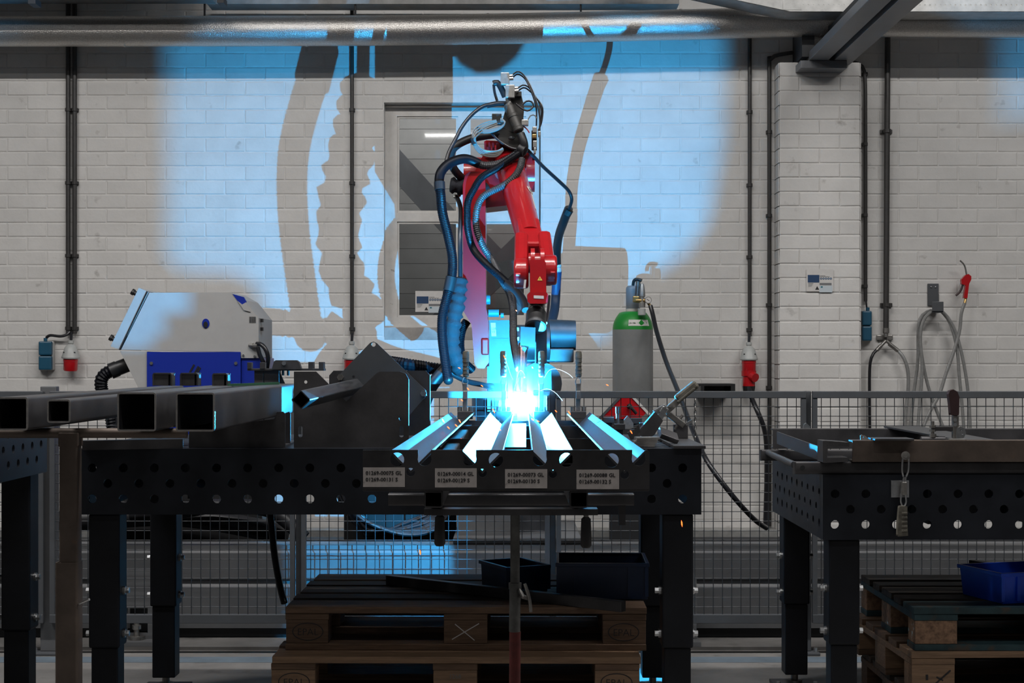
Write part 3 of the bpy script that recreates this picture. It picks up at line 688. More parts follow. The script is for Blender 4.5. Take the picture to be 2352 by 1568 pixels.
def table(x0,y0,zt,label):
    t=thing('welding_table',Vector((x0+TL/2,y0+TD/2,0)),label,'table')
    T(top,Matrix(((1,0,0,x0),(0,1,0,y0),(0,0,1,zt-.012),(0,0,0,1)))).build('table_top',MT['table'],t)
    zb=zt-.012-TH
    T(front,Matrix(((1,0,0,x0),(0,0,1,y0),(0,1,0,zb),(0,0,0,1)))).build('skirt',MT['table'],t)
    T(front,Matrix(((1,0,0,x0),(0,0,1,y0+TD-.012),(0,1,0,zb),(0,0,0,1)))).build('skirt',MT['table'],t)
    T(side,Matrix(((0,0,1,x0),(1,0,0,y0+.012),(0,1,0,zb),(0,0,0,1)))).build('skirt',MT['table'],t)
    T(side,Matrix(((0,0,1,x0+TL-.012),(1,0,0,y0+.012),(0,1,0,zb),(0,0,0,1)))).build('skirt',MT['table'],t)
    for yr_ in (.30,.62): MB().box(x0+.012,x0+TL-.012,y0+yr_-.004,y0+yr_+.004,zb+.052,zt-.0125).build('rib',MT['leg_black'],t)
    for xr in (.35,.68,1.0,1.33,1.66): MB().box(x0+xr-.005,x0+xr+.005,y0+.012,y0+TD-.012,zb+.05,zt-.012).build('rib',MT['leg_black'],t)
    for lx in (0.074,TL-.074-.0):
        for ly in (0.065,TD-.065):
            c=Vector((x0+lx,y0+ly,0))
            lg=MB().box(c.x-.05,c.x+.05,c.y-.05,c.y+.05,0.32,zb).build('leg',MT['leg_black'],t,bevel=0.006)
            MB().box(c.x-.043,c.x+.043,c.y-.043,c.y+.043,0.05,0.32).build('leg_foot_tube',MT['leg_black'],lg,bevel=0.004)
            MB().box(c.x-.085,c.x+.085,c.y-.075,c.y+.075,0.001,0.013).build('foot_plate',MT['mill'],lg,bevel=0.002)
            MB().cyl(c+Vector((0,0,.013)),c+Vector((0,0,.055)),.014,n=10).cyl(c+Vector((0,0,.013)),c+Vector((0,0,.025)),.03,n=16).build('levelling_screw',MT['old_steel'],lg)
            for bz in (.36,.50):
                for sg in (-1,1):
                    p=c+Vector((sg*.05,0,bz)); MB().cyl(p,p+Vector((sg*.008,0,0)),.014,n=14).cyl(p+Vector((sg*.008,0,0)),p+Vector((sg*.020,0,0)),.010,n=6).build('bolt',MT['bolt'],lg)
            for sx in (-1,1):
                p=c+Vector((sx*.07,-.05,.013)); MB().cyl(p,p+Vector((0,0,.014)),.008,n=6).build('bolt',MT['bolt'],lg)
    return t
Y1=5.0; ZT1=Z(1030,Y1); MX0=X(183,Y1)
table(MX0,Y1,ZT1,'long dark perforated welding table in the middle carrying the jig')
Y2=5.055; ZT2=Z(1090,Y2); RX0=X(1890,Y2)
table(RX0,Y2,ZT2,'dark perforated welding table at the right edge')
Y3=4.47; XL3=X(108,Y3+TD); ZT3=Z(1083,Y3+TD)+TH+.012
table(XL3-TL,Y3,ZT3,'dark perforated welding table at the left edge with only a corner showing')
# ================================================================== JIG WITH FOUR ANGLE PROFILES
JY=3.40
VX=[943,1108,1270,1435]; VF=[1062,1153,1240,1328]
def ring(cx_,cy_,r,n=18,Y=JY): return [(cx_+r*math.cos(2*PI*i/n),cy_+r*math.sin(2*PI*i/n)) for i in range(n)]
jig=thing('weld_jig',Vector((X(1165,JY),4.6,ZT1)),'dark steel welding jig with notched front plate reaching forward over the table','welding jig')
def keyhole(cx_,cy_,r,ytop,hw,right=True):
    """open notch in the top edge ending in a round: outline points going from left to right"""
    pts=[(cx_-hw,ytop),(cx_-hw,cy_-r*0.5)]
    for i in range(11):
        a=PI*1.10-i*(PI*1.2)/10
        pts.append((cx_+r*math.cos(a),cy_+r*math.sin(a)))
    pts+=[(cx_+hw,cy_-r*0.5),(cx_+hw,ytop)]
    return pts
top_y=1033
outl=[(833,1124),(833,top_y)]
for kx in (975,1078,1240,1467): outl+=keyhole(kx,1054,16,top_y,15)
outl+=[(1487,top_y),(1492,top_y+4),(1492,1124)]
holes=[ring(912,1055,16.5),ring(1139,1056,16.5),ring(1301,1056,16.5),ring(1405,1057,16.5)]+[ring(VX[i],1084+2*i,10,14) for i in range(4)]
MB().vplate(outl,holes,0.006,JY).build('front_plate',MT['mill'],jig,bevel=0.0008)
MB().box(X(833,JY),X(1492,JY),JY+.006,JY+.05,Z(1128,JY),Z(1122,JY)).build('plate_lip',MT['mill'],jig,bevel=0.001)
for tx in (995,1330):
    xc=X(tx,JY); zc=Z(1148,JY)
    MB().rhs(Vector((xc,JY+.012,zc)),Vector((xc,5.0-.02,zc)),0.040,0.036,0.003).build('long_rail',MT['mill'],jig,smooth=True)
    MB().rhs(Vector((xc+.0,4.2,ZT1+.022)),Vector((xc,5.99,ZT1+.022)),0.040,0.040,0.003).build('table_rail',MT['mill'],jig,smooth=True)
    MB().box(xc-.02,xc+.02,4.3,4.36,zc-.02,ZT1+.01).build('riser',MT['mill'],jig)
MB().rhs(Vector((X(893,3.75),3.75,Z(1146,3.75))),Vector((X(1455,3.75),3.75,Z(1146,3.75))),0.04,0.028,0.003).build('cross_tube',MT['mill'],jig,smooth=True)
MB().box(X(975,3.5),X(1372,3.5),3.48,3.53,Z(1181,3.5),Z(1167,3.5)).build('cross_flat',MT['mill'],jig)
# support saddles under the angles (notched plates)
for sy in (4.55,5.45,5.93):
    def fx(i,yy): 
        t_=(yy-JY)/(6.0-JY); return X(VX[i],JY)*(1-t_)+X(VF[i],6.0)*t_
    za=Z(1088,JY)
    pts=[(fx(0,sy)-.07,ZT1+.002),(fx(0,sy)-.07,za+.02)]
    for i in range(4):
        c=fx(i,sy); pts+=[(c-.026,za+.02),(c,za-.006),(c+.026,za+.02)]
    pts+=[(fx(3,sy)+.07,za+.02),(fx(3,sy)+.07,ZT1+.002)]
    if ZT1+.002<za-.01:
        MB().plate(pts,[],0.006,Matrix(((1,0,0,0),(0,0,-1,sy+.006),(0,1,0,0),(0,0,0,1)))).build('saddle_plate',MT['mill'],jig)
# toggle clamps hanging below the jig
for hx,hy,yy in ((1010,1183,3.75),(1346,1187,3.75)):
    MB().lathe([(0.007,0),(0.0115,.004),(.0125,.03),(.0135,.068),(.009,.074)],W(hx,hy,yy),(0,0,-1),12).build('hanging_handle',MT['rubber'],jig,smooth=True)
    MB().cyl(W(hx,hy,yy),W(hx,hy-18,yy),.006,n=8).build('clamp_stem',MT['old_steel'],jig)
MB().box(X(1421,3.75),X(1436,3.75),3.74,3.76,Z(1205,3.75),Z(1160,3.75)).build('stop_tab',MT['mill'],jig)
# labels on the front plate
LB=[(834,930,1073,1118,'01269-00075 GL','01269-00131 S'),(999,1095,1075,1119,'01269-00014 GL','01269-00129 S'),(1160,1257,1077,1121,'01269-00073 GL','01269-00130 S'),(1324,1422,1078,1123,'01269-00088 GL','01269-00132 S')]
for a,b_,c_,d_,t1,t2 in LB:
    lb=MB().box(X(a,JY),X(b_,JY),JY-.0008,JY,Z(d_,JY),Z(c_,JY)).build('part_label',MT['label'],jig)
    MB().text(t1,.0116,facing(X(a+6,JY),JY-.0012,Z(c_+17,JY)),bold=.00018).build('print',MT['ink'],lb)
    MB().text(t2,.0116,facing(X(a+6,JY),JY-.0012,Z(c_+32,JY)),bold=.00018).build('print',MT['ink'],lb)
# angle profiles
hw=.0475; th_=.0045
for i in range(4):
    p0=Vector((X(VX[i],JY),JY+.0065,Z(1088,JY))); p1=Vector((X(VF[i],6.0),6.0,Z(1088,JY)))
    q=th_*.707
    prof=[(0,0),(hw,hw),(hw-q,hw+q),(0,2*q),(-hw+q,hw+q),(-hw,hw)]
    o=MB().prism(prof,p0,p1).build('angle_profile',MT['angle_steel'],bevel=0.0007)
    tag(o,['leftmost steel angle profile lying as a trough in the jig','second steel angle profile from the left in the jig, left of the arc','third steel angle profile from the left in the jig, right of the arc','rightmost steel angle profile lying as a trough in the jig'][i],'steel profile','angle profiles in the jig')
bp=MB().bar(W(1183,1030,3.9),W(1190,975,5.4),0.055,0.008).build('backing_strip',MT['angle_steel']); tag(bp,'short flat backing strip between the two middle angle profiles','steel strip')
# ================================================================== PROP STAND UNDER THE JIG
PX=X(1183,3.5); 
pr=thing('prop_stand',Vector((PX,3.5,0)),'telescopic steel prop with worn red lower tube holding up the jig','prop')
MB().cyl(Vector((PX,3.5,.55)),Vector((PX,3.5,Z(1178,3.5))),.0105,n=14).build('inner_tube',MT['prop_steel'],pr,smooth=True)
MB().cyl(Vector((PX-.003,3.5,.10)),Vector((PX,3.5,Z(1450,3.5))),.0128,n=14).build('outer_tube',MT['prop_red'],pr,smooth=True)
MB().cyl(Vector((PX-.001,3.5,Z(1450,3.5))),Vector((PX,3.5,Z(1345,3.5))),.0127,n=14).build('worn_section',MT['prop_steel'],pr,smooth=True)
MB().cyl(Vector((PX,3.5,Z(1352,3.5))),Vector((PX,3.5,Z(1338,3.5))),.0145,n=14).build('collar',MT['prop_steel'],pr,smooth=True)
MB().cyl(W(1190,1366,3.5),W(1212,1373,3.47),.005,n=8).build('lock_screw',MT['old_steel'],pr,smooth=True)
MB().tube(cr([W(1205,1340,3.47),W(1212,1360,3.47),W(1217,1382,3.47),W(1219,1405,3.47)],.01),.0038,8).build('lock_handle',MT['old_steel'],pr,smooth=True)
MB().tube(cr([W(1192,1354,3.49),W(1198,1362,3.48),W(1202,1372,3.47)],.01),.004,8).build('lock_spur',MT['old_steel'],pr,smooth=True)
for a in range(3):
    an=PI/2+a*2*PI/3; MB().cyl(Vector((PX,3.5,.22)),Vector((PX+.26*math.cos(an),3.5+.26*math.sin(an),.012)),.011,n=8).build('foot_leg',MT['prop_red'],pr,smooth=True)
# ================================================================== LEFT: SQUARE TUBES ON A STAND
def sqt(px0,px1,py0,py1,Y,yend,label,s):
    xc=X((px0+px1)/2,Y); zc=Z((py0+py1)/2,Y)
    o=MB().rhs(Vector((xc,Y,zc)),Vector((xc,yend,zc)),s,s,.0042).build('square_tube',MT['mill'],smooth=True)
    MB().rhs(Vector((xc,Y-.0006,zc)),Vector((xc,Y+.0012,zc)),s+.0006,s+.0006,.0045).build('cut_rim',MT['cut_edge'],o,smooth=True)
    return tag(o,label,'steel tube','square tubes on the stand'),xc,zc
YT=4.0
sqt(404,493,902,990,YT,5.66,'large square steel tube nearest to the V-block, open end facing forward',.0995)
sqt(270,358,902,989,YT,5.66,'large square steel tube, second from the right of the four',.0995)
sqt(108,162,918,970,4.02,5.9,'smallest square steel tube with pale rim, third from the right',.060)
sqt(-14,66,915,985,4.0,5.9,'square steel tube cut off by the left edge',.085)
# T-stand
SX=X(162,4.22); zb=Z(990,YT)-.001
tst=thing('roller_stand',Vector((SX,4.22,0)),'brown steel T-stand carrying the square tubes','stand')
MB().cyl(Vector((X(-120,4.22),4.22,zb-.014)),Vector((X(430,4.22),4.22,zb-.014)),.0135,n=16).build('cross_bar',MT['mill_brown'],tst,smooth=True)
MB().box(SX-.027,SX+.027,4.195,4.247,zb-.05,zb-.012).build('saddle',MT['mill_brown'],tst,bevel=.003)
MB().rhs(Vector((SX,4.22,.62)),Vector((SX,4.22,zb-.03)),.050,.050,.004,up=Vector((0,1,0))).build('inner_post',MT['mill_brown'],tst,smooth=True)
MB().rhs(Vector((SX-.004,4.22,.02)),Vector((SX-.004,4.22,Z(1289,4.22))),.060,.060,.004,up=Vector((0,1,0))).build('outer_post',MT['mill_brown'],tst,smooth=True)
MB().cyl(W(181,1387,4.2),W(205,1376,4.18),.0035,n=8).build('lock_pin',MT['bolt'],tst,smooth=True)
MB().box(SX-.2,SX+.2,4.14,4.30,.001,.018).build('base_plate',MT['mill_brown'],tst)
# offcuts standing on the tubes
tt=Z(902,YT)
def offcut(px0,px1,py0,Y,label):
    x0,x1=X(px0,Y),X(px1,Y); z1=Z(py0,Y); z0=tt+.0005; m=MB(); t=.005
    prof=[(x0,z0),(x0,z1-.006),(x0+.004,z1),(x1-.006,z1),(x1,z1-.006),(x1,z0),(x1-t,z0),(x1-t,z1-t),(x0+t,z1-t),(x0+t,z0)]
    m.plate(prof,[],.05,Matrix(((1,0,0,0),(0,0,-1,Y+.05),(0,1,0,0),(0,0,0,1))))
    m.box(x0,x1,Y+.046,Y+.05,z0,z1); m.box(x0+.004,x1-.012,Y+.002,Y+.006,z0,z1-.004)
    o=m.build('channel_offcut',MT['mill'],bevel=.0008); tag(o,label,'steel offcut','offcuts on the tubes'); return o
offcut(350,395,856,5.15,'leftmost of three small channel offcuts on the square tubes')
offcut(413,455,856,5.15,'middle one of three small channel offcuts on the square tubes')
offcut(487,523,857,5.15,'third small channel offcut from the left on the square tubes')
g=MB().bar(W(524,884,5.1),W(640,880,5.2),.012,.008).build('rod',MT['green_rod']); tag(g,'thin dark green painted bar lying across the square tubes','rod')
# block fixture plates under the right tube
bs=thing('tube_support',W(545,1028,5.06),'low dark steel support plate under the square tubes on the table','support')
MB().vplate([(434,1027),(434,985),(630,962),(636,946),(650,945),(655,950),(655,1027)],[],.006,5.05).build('front_plate',MT['mill'],bs,bevel=.0008)
MB().vplate([(655,1018),(655,948),(664,945),(667,950),(667,1018)],[],.006,5.22).build('rear_plate',MT['mill'],bs,bevel=.0008)
MB().box(X(440,5.1),X(655,5.1),5.056,5.4,ZT1+.0005,ZT1+.006).build('base_plate',MT['mill'],bs)
lo=MB().bar(W(190,1022,4.98),W(420,1018,5.03),.04,.03).build('flat_bar',MT['mill']); tag(lo,'dark flat bar lying on the table edge under the tube stand bar','steel bar')
# V-block plates with the diamond tube
YV=5.06
def slot(cx_,cy_,w_,h_,n=8):
    o=[]
    for k in range(n+1):
        a=PI-k*PI/n; o.append((cx_+w_*math.cos(a),cy_-h_-w_*math.sin(a)))
    for k in range(n+1):
        a=-k*PI/n; o.append((cx_+w_*math.cos(a),cy_+h_-w_*math.sin(a)))
    return o
vb=thing('v_block_fixture',W(807,1029,YV),'dark steel V-block fixture with notched plates left of the jig','fixture')
P1=[(675,1028),(675,853),(726,853),(795,922),(866,856),(874,853),(919,853),(932,858),(939,871),(939,1028)]
MB().vplate(P1,[ring(702,877,4,10,YV),slot(690,991,5,8),slot(922,991,5,8),ring(920,961,4,10,YV)],.008,YV).build('v_plate',MT['mill'],vb,bevel=.001)
P2=[(756,1000),(756,862),(766,851),(978,851),(988,862),(988,1000)]
MB().vplate(P2,[],.008,5.30).build('back_plate',MT['mill'],vb,bevel=.001)
MB().box(X(690,YV),X(930,YV),YV+.008,5.30,ZT1+.0005,ZT1+.008).build('base_plate',MT['mill'],vb)
MB().box(X(690,YV),X(930,YV),YV+.008,YV+.05,ZT1+.008,ZT1+.014).build('bend',MT['mill'],vb)
P3=[(778,872),(776,864),(850,787),(858,784),(866,788),(978,896),(980,908),(936,958),(925,958)]
t3=MB().vplate(P3,[ring(858,791,5,12,5.26),ring(812,865,3.2,10,5.26)],.006,5.26).build('swing_plate',MT['fence'],vb,bevel=.001)
for bx,by in ((782,866),(973,903)):
    p=W(bx,by,5.26); MB().cyl(p-Vector((0,.012,0)),p,.011,n=6).cyl(p-Vector((0,.002,0)),p+Vector((0,.04,0)),.007,n=10).build('bolt',MT['old_steel'],vb)
o=MB().rhs(W(691,918,4.40),Vector((X(795,YV),YV,Z(893,YV)))+ (Vector((X(795,YV),YV,Z(893,YV)))-W(691,918,4.40))*0.28,.040,.040,.003,roll=PI/4).build('square_tube',MT['angle_steel'],smooth=True)
tag(o,'small square tube turned on its corner in the V-block','steel tube')
# bracket behind
br=thing('positioning_bracket',W(660,880,5.75),'dark positioning bracket with two upright prongs behind the square tubes','bracket')
yb=5.70
MB().box(X(568,yb),X(744,yb),yb,yb+.06,Z(851,yb),Z(846,yb)).build('cross_bar',MT['mill'],br,bevel=.001)
MB().vplate([(624,848),(629,830),(633,827),(681,827),(686,831),(692,848)],[],.035,yb-.005).build('block',MT['mill'],br,bevel=.002)
MB().cyl(W(652,834,yb-.012),W(652,834,yb),.008,n=8).build('bolt',MT['bolt'],br)
for a in (708,732):
    MB().box(X(a,yb),X(a+11,yb),yb+.0,yb+.05,Z(847,yb),Z(831,yb)).build('prong',MT['mill'],br,bevel=.001)
for a,w_ in ((568,10),(597,12)): MB().box(X(a,yb),X(a+w_,yb),yb-.002,yb+.03,Z(847,yb),Z(832,yb)).build('peg',MT['mill'],br,bevel=.001)
for a,bb_,c_ in ((583,604,880),(606,640,880)): MB().box(X(a,yb),X(bb_,yb),yb+.01,yb+.06,ZT1+.001,Z(851,yb)).build('upright',MT['mill'],br,bevel=.001)
MB().vplate([(636,1000),(636,852),(642,852),(655,882),(655,1000)],[],.006,yb+.03).build('gusset',MT['mill'],br)
for a in (649,661): MB().cyl(W(a+1,851,yb+.03),W(a+1,862,yb+.03),.005,n=8).build('stud',MT['mill'],br)
# ================================================================== RIGHT END OF THE MIDDLE TABLE
yr=5.35
ep=MB().box(X(1545,5.02),X(1618,5.02),4.985,5.6,ZT1+.0005,ZT1+.010).build('cover_plate',MT['mill'],bevel=.001); tag(ep,'flat dark steel plate lying over the right corner of the middle table','steel plate')
tc=thing('toggle_clamp',W(1530,985,5.5),'large worn toggle clamp with ribbed grey grip leaning to the upper right','toggle clamp')
yc=5.45
MB().bar(W(1553,918,yc),W(1600,880,yc),.034,.030).build('grip',MT['clamp_grip'],tc,bevel=.008)
MB().bar(W(1556,924,yc-.012),W(1596,891,yc-.012),.012,.012).build('grip_rib',MT['clamp_grip'],tc,bevel=.004)
MB().bar(W(1527,947,yc),W(1560,917,yc),.016,.024).build('handle_arm',MT['old_steel'],tc,bevel=.003)
MB().bar(W(1503,950,yc-.01),W(1530,934,yc-.01),.006,.026).build('link_plate',MT['bolt'],tc,bevel=.003)
MB().bar(W(1511,965,yc-.014),W(1530,935,yc-.014),.006,.024).build('link_plate',MT['bolt'],tc,bevel=.003)
MB().bar(W(1535,950,yc),W(1572,978,yc),.016,.022).build('clamp_arm',MT['old_steel'],tc,bevel=.003)
for a,b_ in ((1528,936),(1512,944),(1539,932),(1549,933),(1528,954)): MB().cyl(W(a,b_,yc-.02),W(a,b_,yc+.01),.005,n=8).build('pivot',MT['old_steel'],tc)
MB().cyl(W(1562,962,yc),W(1568,953,yc),.005,n=8).cyl(W(1555,976,yc),W(1550,986,yc),.007,n=8).build('spindle',MT['old_steel'],tc)
MB().bar(W(1575,975,yc),W(1590,966,yc),.008,.010).build('arm_tip',MT['bolt'],tc)
MB().box(X(1548,yc),X(1580,yc),yc-.005,yc+.03,ZT1+.0105,Z(975,yc)).build('base',MT['mill'],tc,bevel=.002)
# angled blocks and flats
def loose(pts,Y,th,name,label,cat='steel part',m='mill',grp=None):
    o=MB().vplate(pts,[],th,Y).build(name,MT[m],bevel=.001); return tag(o,label,cat,grp)
loose([(1458,1000),(1505,945),(1523,966),(1503,999),(1497,1002)],5.38,.05,'angle_block','dark angled steel block leaning under the large toggle clamp')
MB_=MB().cbox(W(1535,1000,5.12),(.065,.05,.018),(.5,.35,.25)).build('steel_block',MT['mill'],bevel=.002); tag(MB_,'dark flat steel block tilted on the right table corner','steel block')
for k in range(5):
    o=MB().cbox(W(1478+k*2,1021-k*4.6,5.10),(.075-.004*(k%2),.05,.0055),(0,0,.06*(k-2))).build('flat_strip',MT['cut_edge'])
    o.location.z=ZT1+.0022+k*.0062
    tag(o,['lowest','second lowest','middle','second highest','topmost'][k]+' small flat steel strip in the loose stack on the right table corner','steel strip','stack of small flat strips')
for k in range(4):
    o=MB().vplate([(1449+k*5,1010-k*5),(1441+k*5,993-k*5),(1453+k*5,990-k*5),(1456+k*5,1008-k*5)],[],.02,5.2+.03*k).build('angle_clip',MT['mill'],bevel=.001)
    tag(o,['nearest','second nearest','third nearest','farthest'][k]+' small dark angle clip in the row beside the rightmost angle profile','steel clip','row of small angle clips')
for a,b_,yy,lab in ((1386,958,5.7,'dark stop block left of the bright stud behind the rightmost profile'),(1411,974,5.55,'dark stop block below the bright stud behind the rightmost profile'),(1450,960,5.75,'dark stop block right of the pointed tab'),(1470,971,5.5,'dark T-shaped stop block in front of the angled steel block')):
    t=thing('stop_block',Vector((X(a+12,yy),yy,ZT1)),lab,'stop block')
    MB().box(X(a,yy),X(a+25,yy),yy,yy+.04,Z(b_+13,yy),Z(b_,yy)).build('block_head',MT['mill'],t,bevel=.001)
    MB().box(X(a+5,yy),X(a+20,yy),yy+.006,yy+.034,ZT1+.001,Z(b_+13,yy)).build('block_stem',MT['mill'],t)
s_=thing('clamping_stud',W(1419,975,5.65),'bright threaded stud with a shiny cap behind the rightmost profile','stud')
MB().cyl(Vector((X(1419,5.65),5.65,ZT1)),W(1419,934,5.65),.007,n=10).build('thread',MT['bolt'],s_,smooth=True)
MB().cyl(W(1419,949,5.65),W(1419,934,5.65),.009,n=14).build('cap',MT['chrome'],s_,smooth=True)
loose([(1433,985),(1433,964),(1441,954),(1449,963),(1455,972),(1455,985)],5.6,.006,'pointed_tab','small pointed steel tab standing between the stop blocks',m='cut_edge')
# ================================================================== CLAMPS AT THE FAR END OF THE JIG
CYC=5.96
cl_lab=['toggle clamp holding the leftmost angle profile','toggle clamp directly left of the welding arc','toggle clamp directly right of the welding arc','toggle clamp holding the rightmost angle profile']
for i,(hx,lean) in enumerate(((1068,2),(1157,-1),(1243,1),(1328,1))):
    t=thing('toggle_clamp',W(hx,960,CYC),cl_lab[i],'toggle clamp','toggle clamps at the far end of the jig')
    MB().lathe([(.008,0),(.0115,.004),(.0118,.03),(.0105,.045),(.012,.06),(.0128,.085),(.011,.098),(.006,.101)],W(hx+lean,866,CYC),(0,0,1),14).build('grip',MT['clamp_grip'],t,smooth=True)
    for k in range(5): 
        c=W(hx+lean,858-k*9,CYC); MB().cyl(c-Vector((0,0,.0012)),c+Vector((0,0,.0012)),.0134,n=14).build('grip_rib',MT['clamp_grip'],t,smooth=True)
    for sg in (-1,1):
        MB().tube(cr([W(hx+sg*2,866,CYC),W(hx+sg*6,874,CYC),W(hx+sg*5,884,CYC),W(hx+sg*3,893,CYC),W(hx+sg*3.5,912,CYC)],.006),.0022,6).build('yoke_wire',MT['bolt'],t,smooth=True)
    MB().bar(W(hx,880,CYC),W(hx,950,CYC),.017,.016,up=Vector((0,1,0))).build('clamp_arm',MT['old_steel'],t,bevel=.002)
    MB().box(X(hx-5,CYC-.01),X(hx+6,CYC-.01),CYC-.018,CYC+.012,Z(917,CYC),Z(897,CYC)).build('pivot_block',MT['old_steel'],t,bevel=.002)
    MB().box(X(hx-17,CYC),X(hx+18,CYC),CYC-.02,CYC+.03,Z(962,CYC),Z(944,CYC)).build('clamp_base',MT['mill'],t,bevel=.002)
    for sg in (-12,13): MB().cyl(W(hx+sg,944,CYC),W(hx+sg,934,CYC),.009,n=6).build('nut',MT['old_steel'],t)
    MB().box(X(hx-10,CYC+.02),X(hx+10,CYC+.02),CYC-.02,CYC+.018,ZT1+.001,Z(960,CYC)).build('clamp_post',MT['mill'],t)
MB().box(X(1035,6.09),X(1355,6.09),5.86,5.90,ZT1+.001,ZT1+.02).build('rear_beam',MT['mill'],jig)
# ================================================================== EXTRACTOR MACHINE BEHIND THE FENCE, LEFT
YM=7.5; MD=.42
mc=thing('fume_extractor',W(440,1040,YM+.2),'grey and blue slanted extraction unit behind the fence at left','machine')
def side_prism(pts,name,m,parent,y0,y1,bevel=.004,holes=[]):
    o=[(X(a,YM),Z(b,YM)) for a,b in pts]; h=[[(X(a,YM),Z(b,YM)) for a,b in q] for q in holes]
    return MB().plate(o,h,y1-y0,Matrix(((1,0,0,0),(0,0,-1,y1),(0,1,0,0),(0,0,0,1)))).build(name,MT[m],parent,bevel=bevel)
hood=side_prism([(278,803),(343,672),(530,671),(560,688),(594,730),(594,822),(554,822),(553,808)],'hood','machine_grey',mc,YM,YM+MD)
side_prism([(254,795),(319,661),(341,671),(276,803)],'front_lid','machine_grey',mc,YM-.002,YM+MD,.003)
side_prism([(273,803),(337,668),(340,670),(276,804)],'lid_gap','black_plastic',mc,YM-.004,YM+MD)
side_prism([(275,806),(338,807),(338,1040),(345,1040),(316,888)],'lower_housing','machine_grey',mc,YM+.004,YM+MD)
bpn=side_prism([(338,808),(553,808),(553,1040),(338,1040)],'blue_panel','machine_blue',mc,YM-.006,YM+MD-.01,.002)
side_prism([(554,822),(600,822),(600,1040),(554,1040)],'end_panel','machine_blue',mc,YM+.01,YM+MD-.02)
for bx in (348,542):
    p=W(bx,834,YM-.006); MB().cyl(p-Vector((0,.006,0)),p,.008,n=10).build('panel_screw',MT['bolt'],mc)
for a,b_ in ((436,855),(446,859),(450,862)):
    MB().bar(W(a,b_,YM-.008),W(a+10,b_-18,YM-.008),.004,.008).build('vent_slot',MT['black_plastic'],bpn)
ov=[(472.5+8.5*math.cos(a),742.5+11*math.sin(a)*(1 if abs(math.sin(a))<.99 else 1)) for a in [2*PI*i/18 for i in range(18)]]
MB().vplate(ov,[],.004,YM-.004).build('handle_recess',MT['machine_blue'],mc)
MB().vplate([(472+5*math.cos(2*PI*i/12),745+7*math.sin(2*PI*i/12)) for i in range(12)],[],.004,YM-.007).build('grip_hollow',MT['black_plastic'],mc)
MB().vplate([(534,675),(560,682),(566,693),(556,700),(545,690)],[],.02,YM-.003).build('lamp_window',MT['machine_blue'],mc)
MB().vplate([(546,691),(556,699),(565,694),(575,716),(560,712)],[],.012,YM-.006).build('lamp_cover',MT['machine_grey'],mc)
for k in range(7): MB().box(X(573+k*2.2,YM),X(574+k*2.2,YM),YM-.003,YM,Z(741,YM),Z(727,YM)).build('grille_slot',MT['black_plastic'],mc)
for a,b_ in ((308,672),(258,777)): MB().cyl(W(a,b_,YM+.05),W(a-5,b_-3,YM+.05),.016,n=10).cyl(W(a+6,b_+3,YM+.05),W(a,b_,YM+.05),.012,n=10).build('clamp_knob',MT['black_plastic'],mc)
for b_ in (735,755): MB().box(X(594,YM),X(600,YM),YM+.05,YM+.08,Z(b_+4,YM),Z(b_-4,YM)).build('toggle_switch',MT['black_plastic'],mc)
for a,b_ in ((559,816),(585,818)): 
    p=W(a,b_,YM); MB().cyl(p-Vector((0,.005,0)),p,.006,n=8).build('screw',MT['bolt'],mc)
MB().cyl(W(573,793,YM),W(592,793,YM-.03),.009,n=10).cyl(W(576,793,YM-.005),W(582,793,YM-.013),.013,n=6).build('hose_fitting',MT['connector'],mc)
MB().tube(cr([W(590,789,YM-.02),W(602,792,YM-.04),W(612,806,YM-.05),W(616,824,YM-.04),W(613,850,YM),W(606,890,YM+.05)],.012),.011,10).build('fitting_hose',MT['cable'],mc,smooth=True)
MB().tube(cr([W(592,797,YM-.03),W(597,815,YM-.03),W(606,835,YM-.02),W(612,870,YM+.02),W(612,900,YM+.05)],.012),.011,10).build('fitting_hose',MT['cable'],mc,smooth=True)
MB().cyl(W(296,836,YM+.1),W(255,852,YM+.08),.036,n=16).cyl(W(270,846,YM+.09),W(253,853,YM+.08),.039,n=16).build('hose_collar',MT['black_plastic'],mc,smooth=True)
P=cr([W(258,850,YM+.08),W(243,858,YM+.08),W(233,872,YM+.08),W(234,895,YM+.09),W(250,930,YM+.1),W(262,1000,YM+.1)],.0075)
MB().tube(P,[.033 if k%2 else .0285 for k in range(len(P))],14).build('suction_hose',MT['hose_black'],mc,smooth=True,ang=20)
MB().box(X(240,YM),X(600,YM),YM+.02,YM+MD-.02,.366,Z(1040,YM)).build('base_box',MT['black_plastic'],mc,bevel=.01)
# big black hoses and cables on the track
for k,(a,b_,c_,d_,r) in enumerate(((190,1172,660,1232,.05),(420,1150,700,1240,.035))):
    o=MB().tube(cr([W(a-120,b_+30,7.42-.13*k),W(a,b_+22,7.42-.13*k),W((a+c_)/2-60,b_+12,7.41-.13*k),W((a+c_)/2+60,b_+22,7.40-.13*k),W(c_,d_-4,7.38-.13*k)],.03),r,12).build('supply_hose',MT['rubber'],smooth=True)
    tag(o,['thick black supply hose lying along the track at left','black supply hose sloping down on the track left of the cable bundle'][k],'hose')
bun=thing('cable_bundle',W(910,1238,7.25),'bundle of black cables looped on the robot track under the table','cables')
random.seed(5)
for k in range(26):
    y0=7.14+.014*k; a=random.uniform(-12,12)
    MB().tube(cr([W(770+a,1090,y0),W(800+a+3*(k%14),1165+(k%12)*3,y0),W(850+a,1205+(k%13)*2-a*.4,y0),W(930+a,1228-(k%13)*2,y0),W(1000,1215-(k%13)*4,y0),W(1046,1160-(k%13)*5,y0)],.03),.0085,7).build('cable',MT['cable'],bun,smooth=True)
MB().box(X(790,7.5),X(1048,7.5),7.50,7.56,.37,Z(1090,7.5)).build('cable_guard',MT['black_plastic'],bun)
